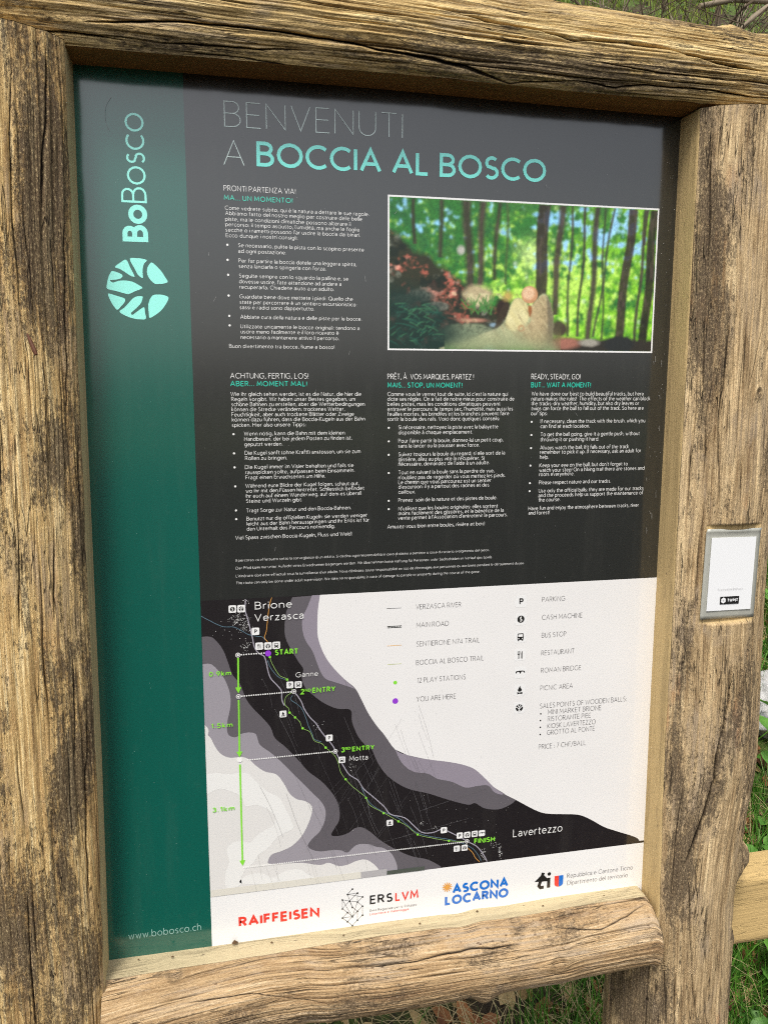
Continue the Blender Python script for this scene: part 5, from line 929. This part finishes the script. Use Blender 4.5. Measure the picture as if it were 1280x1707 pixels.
# added dark ground out of view before the sign: dims the panel's lower reflection
m_dark_ground, n, l, b = new_mat('reflection_dimming_ground'); t = NT(m_dark_ground); tc = n.new('ShaderNodeTexCoord').outputs['Object']
p1 = t.noise(tc, 8, 0.7, 6.0); p2 = t.noise(tc, 6, 0.7, 70.0)
l.new(t.mix(t.step(p1, 0.35, 0.65), t.mix(p2, (0.010, 0.008, 0.006), (0.030, 0.024, 0.017)), t.mix(p2, (0.018, 0.014, 0.010), (0.045, 0.036, 0.025))), b.inputs['Base Color']); b.inputs['Roughness'].default_value = 0.95; b.inputs['Specular IOR Level'].default_value = 0.15; l.new(t.bump(p2, 0.8, 0.02), b.inputs['Normal'])
px = np.linspace(-30, 30, 120); py = np.linspace(-16, -0.25, 60); PX, PY = np.meshgrid(px, py); PYw = PY+0.08*np.sin(PX*1.7)*(PY > -0.4)
PZ = hgt(PX, PYw)+0.018+0.01*fbm(PX*3, PY*3, 88, 3); ii = np.arange(59)[:, None]*120; jj = np.arange(119)[None, :]
me = mesh_np('added_dark_ground', np.stack([PX, PYw, PZ], -1).reshape(-1, 3), np.stack([ii+jj, ii+jj+1, ii+jj+121, ii+jj+120], -1).reshape(-1, 4), [m_dark_ground], smooth=True); tag(link('added_dark_ground', me), kind='structure')

def leafy(name, c0, c1, rough=0.6, trans=0.25, spec=0.4):
    m, n, l, b = new_mat(name); t = NT(m); at = t.attr('tint').outputs['Fac']
    l.new(t.mix(at, c0, c1), b.inputs['Base Color']); b.inputs['Roughness'].default_value = rough; b.inputs['Specular IOR Level'].default_value = spec
    tr = n.new('ShaderNodeBsdfTranslucent'); l.new(t.mix(at, c0, c1), tr.inputs[0]); mx = n.new('ShaderNodeMixShader'); mx.inputs[0].default_value = trans
    l.new(b.outputs[0], mx.inputs[1]); l.new(tr.outputs[0], mx.inputs[2]); l.new(mx.outputs[0], n['Material Output'].inputs[0]); return m
def add_tint(me, arr): me.attributes.new('tint', 'FLOAT', 'POINT').data.foreach_set('value', arr.astype(np.float32))
R_ = np.random.default_rng(3)
def blades(name, xy, ln, wd, mat, lean=0.5, label=None, lie=0.0):
    n = len(xy); L = R_.uniform(*ln, n); W = R_.uniform(*wd, n)*0.5; th = R_.uniform(0, 6.283, n); le = R_.uniform(0.1, 1, n)*lean
    z0 = hgt(xy[:, 0], xy[:, 1])-0.004; dx, dy = np.cos(th), np.sin(th); ph = th+R_.uniform(0.8, 2.2, n); wx, wy = np.cos(ph), np.sin(ph)
    if lie: z0 = z0+R_.uniform(0, lie, n)
    vs = []; ts = np.array([0, 0.35, 0.7, 1.0])
    for k, t in enumerate(ts):
        r = le*L*t*t if not lie else L*t; z = L*t*np.sqrt(np.clip(1-(le*t)**2*0.55, 0.1, 1)) if not lie else L*0.35*t*(1.1-t)+0.0*t
        z = z+0.76*np.clip(r*dy, 0, None)*(xy[:, 1] > 0.4)*(1 if lie else 0)
        w = W*(1-t**2)*(1 if k < 3 else 0.05)
        for sg in (-1, 1): vs.append(np.stack([xy[:, 0]+dx*r+wx*w*sg, xy[:, 1]+dy*r+wy*w*sg, z0+z], -1))
    V = np.stack(vs, 1).reshape(-1, 3); b = np.arange(n)[:, None]*8
    F = np.concatenate([b+np.array([[2*k, 2*k+1, 2*k+3, 2*k+2]]) for k in range(3)], 0)
    me = mesh_np(name, V, F, [mat]); add_tint(me, np.repeat(R_.random(n), 8)); return tag(link(name, me), label, 'grass', kind='stuff')
def scatter(n, x0, x1, y0, y1, thr=0.0, f=2.2, sd=81):
    x = R_.uniform(x0, x1, n*3); y = R_.uniform(y0, y1, n*3); k = fbm(x*f, y*f, sd, 3) > thr
    return np.stack([x[k], y[k]], -1)[:n]
MG1 = leafy('green_grass', (0.035, 0.13, 0.010), (0.14, 0.33, 0.035), trans=0.35); MG2 = leafy('dry_grass', (0.30, 0.22, 0.10), (0.55, 0.45, 0.24), trans=0.15); MG3 = leafy('bank_grass', (0.12, 0.20, 0.02), (0.34, 0.42, 0.06), trans=0.35)
blades('green_grass', scatter(15000, -0.7, 2.6, 0.02, 2.4, 0.48), (0.05, 0.17), (0.002, 0.0055), MG1, 0.9, 'fresh green grass growing on the bank behind the sign')
blades('green_grass', scatter(5000, 0.1, 1.3, 0.25, 1.1, 0.42, 3.0, 83), (0.06, 0.16), (0.002, 0.005), MG1, 0.9, 'thick green grass tuft below the sill log')
blades('green_grass', scatter(13000, 1.0, 2.6, 0.3, 2.6, 0.44, 3.0, 84), (0.05, 0.15), (0.003, 0.007), MG1, 0.9, 'thick green grass patches right of the right post')
blades('dry_grass', scatter(12000, -0.7, 2.6, 0.02, 2.6, 0.40, 2.6, 91), (0.08, 0.20), (0.0012, 0.003), MG2, 1.0, 'bleached dry grass stalks lying over the bank', lie=0.03)
blades('bank_grass', scatter(34000, -2.0, 9.0, 2.4, 11.0, 0.36, 0.8, 95), (0.10, 0.30), (0.006, 0.016), MG3, 0.9, 'sunlit yellow-green grass high on the far bank')
# dead leaves
def litter(name, xy, size, mat, label, mat2=None):
    n = len(xy); S = R_.uniform(*size, n); th = R_.uniform(0, 6.283, n); cu = R_.uniform(-0.5, 0.9, n); tilt = R_.uniform(-0.6, 0.6, n); tl2 = R_.uniform(-0.6, 0.6, n)
    sh = [(-1, 0), (-0.5, 0.42), (-0.5, -0.42), (0.1, 0.55), (0.1, -0.55), (0.65, 0.32), (0.65, -0.32), (1.05, 0), (-0.5, 0), (0.1, 0), (0.65, 0)]
    vs = []
    for a, b in sh:
        x = a*S; y = b*S; z = cu*S*(b*b*1.4)+tilt*x*0.6+tl2*y*0.6+cu*0.25*S*a*a
        vs.append(np.stack([xy[:, 0]+x*np.cos(th)-y*np.sin(th), xy[:, 1]+x*np.sin(th)+y*np.cos(th), z], -1))
    V = np.stack(vs, 1); z0 = hgt(xy[:, 0], xy[:, 1])+R_.uniform(0.003, 0.02, n); dy = V[:, :, 1]-xy[:, 1:2]
    V[:, :, 2] += z0[:, None]+0.72*dy*(xy[:, 1:2] > 0.5)
    b = np.arange(n)[:, None]*11; tr = [(0, 8, 1), (0, 2, 8), (1, 8, 9), (1, 9, 3), (8, 2, 4), (8, 4, 9), (3, 9, 10), (3, 10, 5), (9, 4, 6), (9, 6, 10), (5, 10, 7), (10, 6, 7)]
    F = np.concatenate([b+np.array([q]) for q in tr], 0); me = mesh_np(name, V.reshape(-1, 3), F, [mat]); add_tint(me, np.clip(np.repeat(R_.random(n), 11)+np.tile([0.1, 0, 0, 0, 0, 0, 0, 0.1, -.15, -.15, -.15], n), 0, 1))
    return tag(link(name, me), label, 'leaves', kind='stuff')
ML1 = leafy('russet_leaf', (0.10, 0.035, 0.014), (0.40, 0.17, 0.06), 0.7, 0.1); ML2 = leafy('straw_leaf', (0.28, 0.18, 0.07), (0.58, 0.42, 0.20), 0.7, 0.12)
litter('russet_leaves', scatter(4200, -0.7, 2.8, 0.0, 3.2), (0.012, 0.032), ML1, 'russet dead leaves scattered over the bank')
litter('straw_leaves', scatter(3400, -0.7, 2.8, 0.0, 3.2), (0.010, 0.026), ML2, 'straw-coloured dead leaves scattered over the bank')
MLG = leafy('low_foliage', (0.05, 0.13, 0.02), (0.20, 0.30, 0.05), 0.6, 0.3)
o = litter('low_foliage', scatter(5200, -2.0, 8.0, 1.6, 9.0, 0.40, 1.1, 99), (0.015, 0.05), MLG, 'small yellow-green leaves of low plants covering the upper bank'); o.location.z = 0.06
# leafy plants: single leaves are parts
MLF = leafy('plant_leaf', (0.06, 0.20, 0.03), (0.17, 0.38, 0.06), 0.45, 0.3, 0.5); MST = plain('plant_stem', (0.12, 0.20, 0.05), 0.6)
def leaf_mesh(L, W, curl, sd, teeth):
    rr = random.Random(sd); n = 9; V = []; F = []
    for i in range(n):
        t = i/(n-1); w = W*math.sin(math.pi*min(1, t**0.75*0.97+0.02))*(1+(0.16 if i % 2 else -0.10)*teeth)
        z = curl*L*(0.35*t-0.9*t*t); x = L*t
        for k, a in enumerate((-1, -0.5, 0, 0.5, 1)): V.append((x, a*w*0.5, z+abs(a)*w*0.22+(0.03*L*math.sin(i*2.1+k+sd) if a else -0.01*L)*0.5))
    for i in range(n-1):
        for k in range(4): F.append((i*5+k, i*5+k+1, i*5+k+6, i*5+k+5))
    me = bpy.data.meshes.new('leaf'); me.from_pydata(V, [], F); me.materials.append(MLF)
    for p_ in me.polygons: p_.use_smooth = True
    add_tint(me, np.array([0.35+0.4*(abs(((v%5)-2))/2)+rr.uniform(-0.2, 0.25) for v in range(len(V))]).clip(0, 1)); return me
LM = [leaf_mesh(0.085, 0.045, 0.5, 1, 0.6), leaf_mesh(0.060, 0.030, 0.3, 2, 1.0), leaf_mesh(0.11, 0.040, 0.7, 3, 0.4), leaf_mesh(0.075, 0.050, 0.2, 5, 0.8)]
def tube(pts, rads, seg=6):
    V = []; F = []
    for i, p_ in enumerate(pts):
        d = (Vector(pts[min(i+1, len(pts)-1)])-Vector(pts[max(i-1, 0)])).normalized(); u1 = d.orthogonal().normalized(); u2 = d.cross(u1)
        for k in range(seg): a = k/seg*6.2832; V.append(tuple(Vector(p_)+(u1*math.cos(a)+u2*math.sin(a))*rads[i]))
    for i in range(len(pts)-1):
        for k in range(seg): F.append((i*seg+k, i*seg+(k+1) % seg, (i+1)*seg+(k+1) % seg, (i+1)*seg+k))
    F.append(tuple(range(seg-1, -1, -1))); F.append(tuple((len(pts)-1)*seg+k for k in range(seg)))
    return V, F
def plant(x, y, sc, nl, sd, label, group=None):
    rr = random.Random(sd); root = empty('leafy_plant', (x, y, h1(x, y)-0.005), label, 'plant', group)
    VV, FF = [], []
    for i_ in range(nl):
        a = i_/nl*6.283+rr.uniform(-0.4, 0.4); h = rr.uniform(0.03, 0.12)*sc; r = rr.uniform(0.015, 0.05)*sc
        tip = (r*math.cos(a), r*math.sin(a), h+0.03*sc); v, f = tube([(0, 0, 0), (tip[0]*0.4, tip[1]*0.4, tip[2]*0.7), tip], [0.0016*sc, 0.0013*sc, 0.001*sc], 5)
        o_ = len(VV); VV += v; FF += [tuple(q+o_ for q in g) for g in f]
        lf = link('leaf', LM[rr.randrange(4)], root); s_ = rr.uniform(0.75, 1.25)*sc; lf.location = tip; lf.scale = (s_, s_, s_); lf.rotation_euler = (rr.uniform(-0.4, 0.4), rr.uniform(-0.35, 0.45), a)
    me = bpy.data.meshes.new('stems'); me.from_pydata(VV, [], FF); me.materials.append(MST); link('stems', me, root)
SPOTS = [(1.25, 0.50, 1.0, 8, 'broad-leaved green weed low in the right corner, in front of the fence rail'), (1.40, 0.82, 0.9, 8, 'green weed with toothed leaves beside the burl of the right post'), (1.52, 0.95, 1.0, 7, 'bright green weed on the bank just below the grey rock'),
 (1.88, 1.42, 1.2, 8, 'leafy weed on the bank just above the grey rock'), (2.25, 1.95, 1.4, 7, 'leafy weed beside the payment plaque, high on the bank'), (1.31, 0.64, 1.3, 8, 'large green weed between the fence rail and the burl of the right post'), (1.50, 1.08, 1.3, 8, 'large green weed right against the lower edge of the grey rock'), (1.98, 1.62, 1.5, 8, 'large weed level with the payment plaque at the right edge'), (1.17, 0.36, 0.9, 7, 'small green weed at the foot of the right post')]
for k, (x, y, sc, nl, lb) in enumerate(SPOTS): plant(x, y, sc, nl, 40+k, lb)
for k, (x, y) in enumerate([(0.86, 0.36), (0.50, 0.75), (2.05, 1.15), (2.3, 1.55), (2.6, 2.25), (-0.45, 0.6), (2.2, 1.2), (1.55, 0.35)]):
    plant(x, y, 1.0+0.1*(k % 3), 7, 70+k, ['green weed below the sill log, just left of the right post', 'green weed in the grass below the middle of the sill log', 'weed on the bank farther right than the grey rock', 'weed in the upper bank between the two rocks', 'weed above the second grey rock, beside the farthest shrub', 'weed on the bank behind the left post', 'weed near the far end of the fence rail', 'weed growing just under the fence rail'][k])
# rock
def rock(x, y, r, sd, label):
    bm = bmesh.new(); bmesh.ops.create_icosphere(bm, subdivisions=5, radius=1.0)
    co = np.array([v.co for v in bm.verts]); d = 1+0.35*(fbm(co[:, 0]*1.3+co[:, 2], co[:, 1]*1.3+co[:, 2]*0.6, sd, 3)-0.5)*2+0.08*(fbm(co[:, 0]*7+co[:, 2]*3, co[:, 1]*7, sd+5, 3)-0.5)
    q = np.round(co@np.array([[1, .3, .1], [-.3, 1, .2], [0, -.2, 1]])*2.2)/2.2; co2 = (co*0.75+q*0.25)*d[:, None]*np.array([r*1.2, r, r*0.75])
    for v, c in zip(bm.verts, co2): v.co = c
    for f_ in bm.faces: f_.smooth = True
    me = bpy.data.meshes.new('rock'); bm.to_mesh(me); bm.free(); me.materials.append(m_rock); o = link('rock', me); o.location = (x, y, h1(x, y)+r*0.25); tag(o, label, 'rock')
m_rock, n, l, b = new_mat('gneiss'); t = NT(m_rock); tc = n.new('ShaderNodeTexCoord').outputs['Object']
r1 = t.noise(tc, 8, 0.7, 14.0); r2 = t.noise(t.scale(tc, 20, 20, 90), 4, 0.6)
l.new(t.mix(r2, t.ramp(r1, [(0.3, (0.16, 0.15, 0.14)), (0.5, (0.34, 0.33, 0.32)), (0.7, (0.50, 0.49, 0.48))]), (0.62, 0.61, 0.60)), b.inputs['Base Color']); b.inputs['Roughness'].default_value = 0.8; l.new(t.bump(r1, 0.7, 0.02), b.inputs['Normal'])
rock(1.72, 1.15, 0.14, 3, 'pale grey rock on the bank behind the right post'); rock(2.75, 1.9, 0.16, 8, 'grey rock lying farther right on the bank')
# shrubs with bare tangled twigs
m_bark = plain('twig_bark', (0.10, 0.075, 0.05), 0.9, 0.2, var=0.5, vs=40); m_bark2 = plain('pale_bark', (0.27, 0.22, 0.16), 0.9, 0.2, var=0.4, vs=60); m_cut = plain('cut_wood', (0.50, 0.40, 0.25), 0.8, 0.2, var=0.2)
def branch(rr, p, d, L, r, depth, V, F, W=0.35):
    n = 5; pts = [p]; rd = [r]; q = Vector(p); dd = Vector(d).normalized()
    for k in range(n):
        dd = (dd+Vector((rr.uniform(-W, W), rr.uniform(-W, W), rr.uniform(-W*0.8, W)))*0.45).normalized(); q = q+dd*L/n; pts.append(tuple(q)); rd.append(r*(1-0.75*(k+1)/n))
    v, f = tube(pts, rd, 5); o_ = len(V); V += v; F += [tuple(i_+o_ for i_ in g) for g in f]
    if depth > 0:
        for _ in range(rr.randint(3, 5)):
            k = rr.randint(1, n); pd = (Vector(pts[k])-Vector(pts[k-1])).normalized(); sd_ = Vector((rr.uniform(-1, 1), rr.uniform(-1, 1), rr.uniform(-0.4, 0.9))).normalized()
            branch(rr, pts[k], pd*0.5+sd_*0.8, L*rr.uniform(0.4, 0.7), rd[k]*0.6+0.0006, depth-1, V, F, W)
MBL = leafy('bud_leaf', (0.14, 0.22, 0.03), (0.34, 0.42, 0.08), 0.5, 0.4)
def shrub(x, y, H, ns, sd, label, mat, r=0.009, lean=(0, 0)):
    rr = random.Random(sd); root = empty('bare_shrub', (x, y, h1(x, y)-0.02), label, 'shrub'); allp = []
    for k in range(ns):
        V, F = [], []; a = k/ns*6.283+rr.uniform(-0.5, 0.5)
        branch(rr, (0.05*math.cos(a), 0.05*math.sin(a), 0), (0.35*math.cos(a)+lean[0], 0.35*math.sin(a)+lean[1], 1), H*rr.uniform(0.75, 1.1), r*rr.uniform(0.7, 1.3), 3, V, F)
        me = bpy.data.meshes.new('stem'); me.from_pydata(V, [], F); me.materials.append(mat); link('stem', me, root); allp += V[::7]
    pts = np.array(allp); pts = pts[pts[:, 2] > H*0.35]
    if len(pts):
        idx = R_.integers(0, len(pts), 420); P0 = pts[idx]; th = R_.uniform(0, 6.28, 420); s_ = R_.uniform(0.006, 0.014, 420); up = R_.uniform(-0.6, 0.8, 420)
        dx = np.stack([np.cos(th), np.sin(th), up], -1)*s_[:, None]; dy = np.stack([-np.sin(th), np.cos(th), up*0.2], -1)*s_[:, None]*0.45
        V = np.stack([P0, P0+dx*0.5+dy, P0+dx, P0+dx*0.5-dy], 1).reshape(-1, 3); me = mesh_np('leaves', V, np.arange(420*4).reshape(-1, 4), [MBL]); add_tint(me, np.repeat(R_.random(420), 4)); o_ = link('leaves', me, root); o_['kind'] = 'stuff'
    return root
sh = shrub(1.85, 1.75, 1.9, 5, 5, 'bare shrub with long horizontal branches over the right end of the beam', m_bark, 0.010, (-0.12, -0.1))
for pts, r0, mt in (([(1.99, 1.62, 2.78), (1.88, 1.56, 2.735), (1.76, 1.52, 2.70), (1.63, 1.50, 2.685), (1.515, 1.50, 2.655)], 0.0085, m_bark2), ([(2.0, 1.62, 2.74), (1.86, 1.55, 2.715), (1.75, 1.5, 2.675), (1.70, 1.5, 2.64), (1.64, 1.5, 2.58)], 0.0075, m_bark2), ([(1.70, 1.5, 2.69), (1.66, 1.5, 2.66), (1.61, 1.5, 2.60)], 0.004, m_bark)):
    v, f = tube(pts, [r0*1.25-(r0*0.35*k/len(pts)) for k in range(len(pts))], 8); B0 = Vector((1.85, 1.75, h1(1.85, 1.75)-0.02)); me = bpy.data.meshes.new('branch'); me.from_pydata([tuple(Vector(q)-B0) for q in v], [], f); me.materials.append(mt); me.materials.append(m_cut); me.polygons[-1].material_index = 1
    for p_ in me.polygons[:-2]: p_.use_smooth = True
    link('branch', me, sh)
shrub(1.55, 1.95, 1.9, 6, 31, 'bare shrub with dense dark twigs between the cut branches and the upright stems', m_bark, 0.012)
shrub(1.25, 1.9, 1.9, 6, 9, 'bare shrub with upright dark stems left of the cut branch', m_bark, 0.010)
shrub(1.55, 2.8, 1.9, 5, 14, 'bare shrub with thin grey stems farther up the bank', m_bark2, 0.011)
shrub(2.6, 2.6, 1.9, 5, 17, 'bare shrub farthest right on the bank', m_bark, 0.010)
shrub(0.7, 2.4, 1.7, 4, 23, 'bare shrub hidden behind the middle of the beam', m_bark, 0.010)
# fence rail of sawn timber
fence = empty('wooden_fence', (0.70, 0.06, 0.0), 'new pale sawn-timber fence rail running off from the right post', 'fence')
m_rail = wood_mat('sawn_timber', (0.62, 0.46, 0.22), (0.58, 0.42, 0.20), (0.50, 0.34, 0.15), 0.66, 0.80, 0.2, sawn=(0.54, 0.38, 0.165), seed=7, pale=(0.70, 0.54, 0.28), grey=(0.6, 0.46, 0.24))
def beam_box(name, L, hy, hz, parent, loc, rz=0.0, vert=False):
    nL, nb = 60, 5; prof = []
    ch = 0.004
    c = [(-hy+ch, -hz), (hy-ch, -hz), (hy, -hz+ch), (hy, hz-ch), (hy-ch, hz), (-hy+ch, hz), (-hy, hz-ch), (-hy, -hz+ch)]
    for k in range(8):
        a, b_ = c[k], c[(k+1) % 8]; m_ = 1 if k % 2 else 12
        for q in range(m_): prof.append((a[0]+(b_[0]-a[0])*q/m_, a[1]+(b_[1]-a[1])*q/m_))
    prof = np.array(prof); m_ = len(prof); s_ = np.linspace(0, L, nL); V = np.zeros((nL, m_, 3)); wob = 0.002*(fbm(s_[:, None]*3, np.arange(m_)[None, :]*0.15, 55)-0.5)
    nrm = prof/np.linalg.norm(prof, axis=1)[:, None]
    V[..., 0] = s_[:, None]; V[..., 1] = prof[:, 0]+nrm[:, 0]*wob; V[..., 2] = prof[:, 1]+nrm[:, 1]*wob
    if vert: V = V[..., [1, 2, 0]]
    i = np.arange(nL-1)[:, None]*m_; j = np.arange(m_)[None, :]; j2 = (j+1) % m_
    F = np.stack([i+j, i+m_+j, i+m_+j2, i+j2], -1).reshape(-1, 4); me = mesh_np(name, V.reshape(-1, 3), F, [m_rail])
    bm = bmesh.new(); bm.from_mesh(me); es = [e for e in bm.edges if e.is_boundary]; bmesh.ops.holes_fill(bm, edges=es, sides=0); bmesh.ops.recalc_face_normals(bm, faces=bm.faces); bm.to_mesh(me); bm.free()
    uvl = me.uv_layers.new(name='uv'); li = np.empty(len(me.loops), dtype=np.int32); me.loops.foreach_get('vertex_index', li)
    per = np.concatenate([[0], np.cumsum(np.hypot(*np.diff(prof, axis=0).T))]); UV = np.stack([np.repeat(s_[:, None], m_, 1).ravel(), np.tile(per, nL)], -1)[li]; uvl.data.foreach_set('uv', UV.astype(np.float32).ravel())
    me.attributes.new('sawn', 'FLOAT', 'POINT').data.foreach_set('value', np.ones(len(me.vertices), dtype=np.float32))
    o_ = link(name, me, parent); o_.location = loc; o_.rotation_euler = (0, 0, rz); return o_
beam_box('rail', 1.9, 0.030, 0.054, fence, (-0.04, -0.02, ZC-0.760), 0.02)
beam_box('fence_post', 1.05, 0.05, 0.05, fence, (1.84, 0.08, -0.1), 0.0, True)
# crumbs of bark and dead leaf on the ledge
v = []; f = []
m_crumb = plain('bark_crumb', (0.10, 0.06, 0.03), 0.9, 0.2, var=0.5, vs=200)
crumb = [(0.0145, 0.0045, 0.035), (0.06, 0.002, 0.45), (0.25, 0.0018, 0.6), (0.33, 0.0022, 0.2), (0.42, 0.0018, 0.55), (0.51, 0.0016, 0.4), (-0.06, 0.002, 0.5), (-0.10, 0.0015, 0.3), (0.15, 0.0016, 0.7)]
rr = random.Random(2)
for x, r, yy in crumb:
    cx, cy_, cz = x, -0.004-0.02*yy, ZC-0.6865+r*0.3; o_ = len(v)
    for k in range(6): a = k*1.047; v.append((cx+r*math.cos(a)*rr.uniform(0.7, 1.2), cy_+r*0.6*math.sin(a), cz))
    v.append((cx, cy_, cz+r*0.9)); v.append((cx, cy_, cz-r*0.3))
    for k in range(6): f.append((o_+k, o_+(k+1) % 6, o_+6)); f.append((o_+(k+1) % 6, o_+k, o_+7))
me = bpy.data.meshes.new('bark_crumbs'); me.from_pydata(v, [], f); me.materials.append(m_crumb); tag(link('bark_crumbs', me), 'dark crumbs of bark lying on the ledge below the panel', 'debris', kind='stuff')
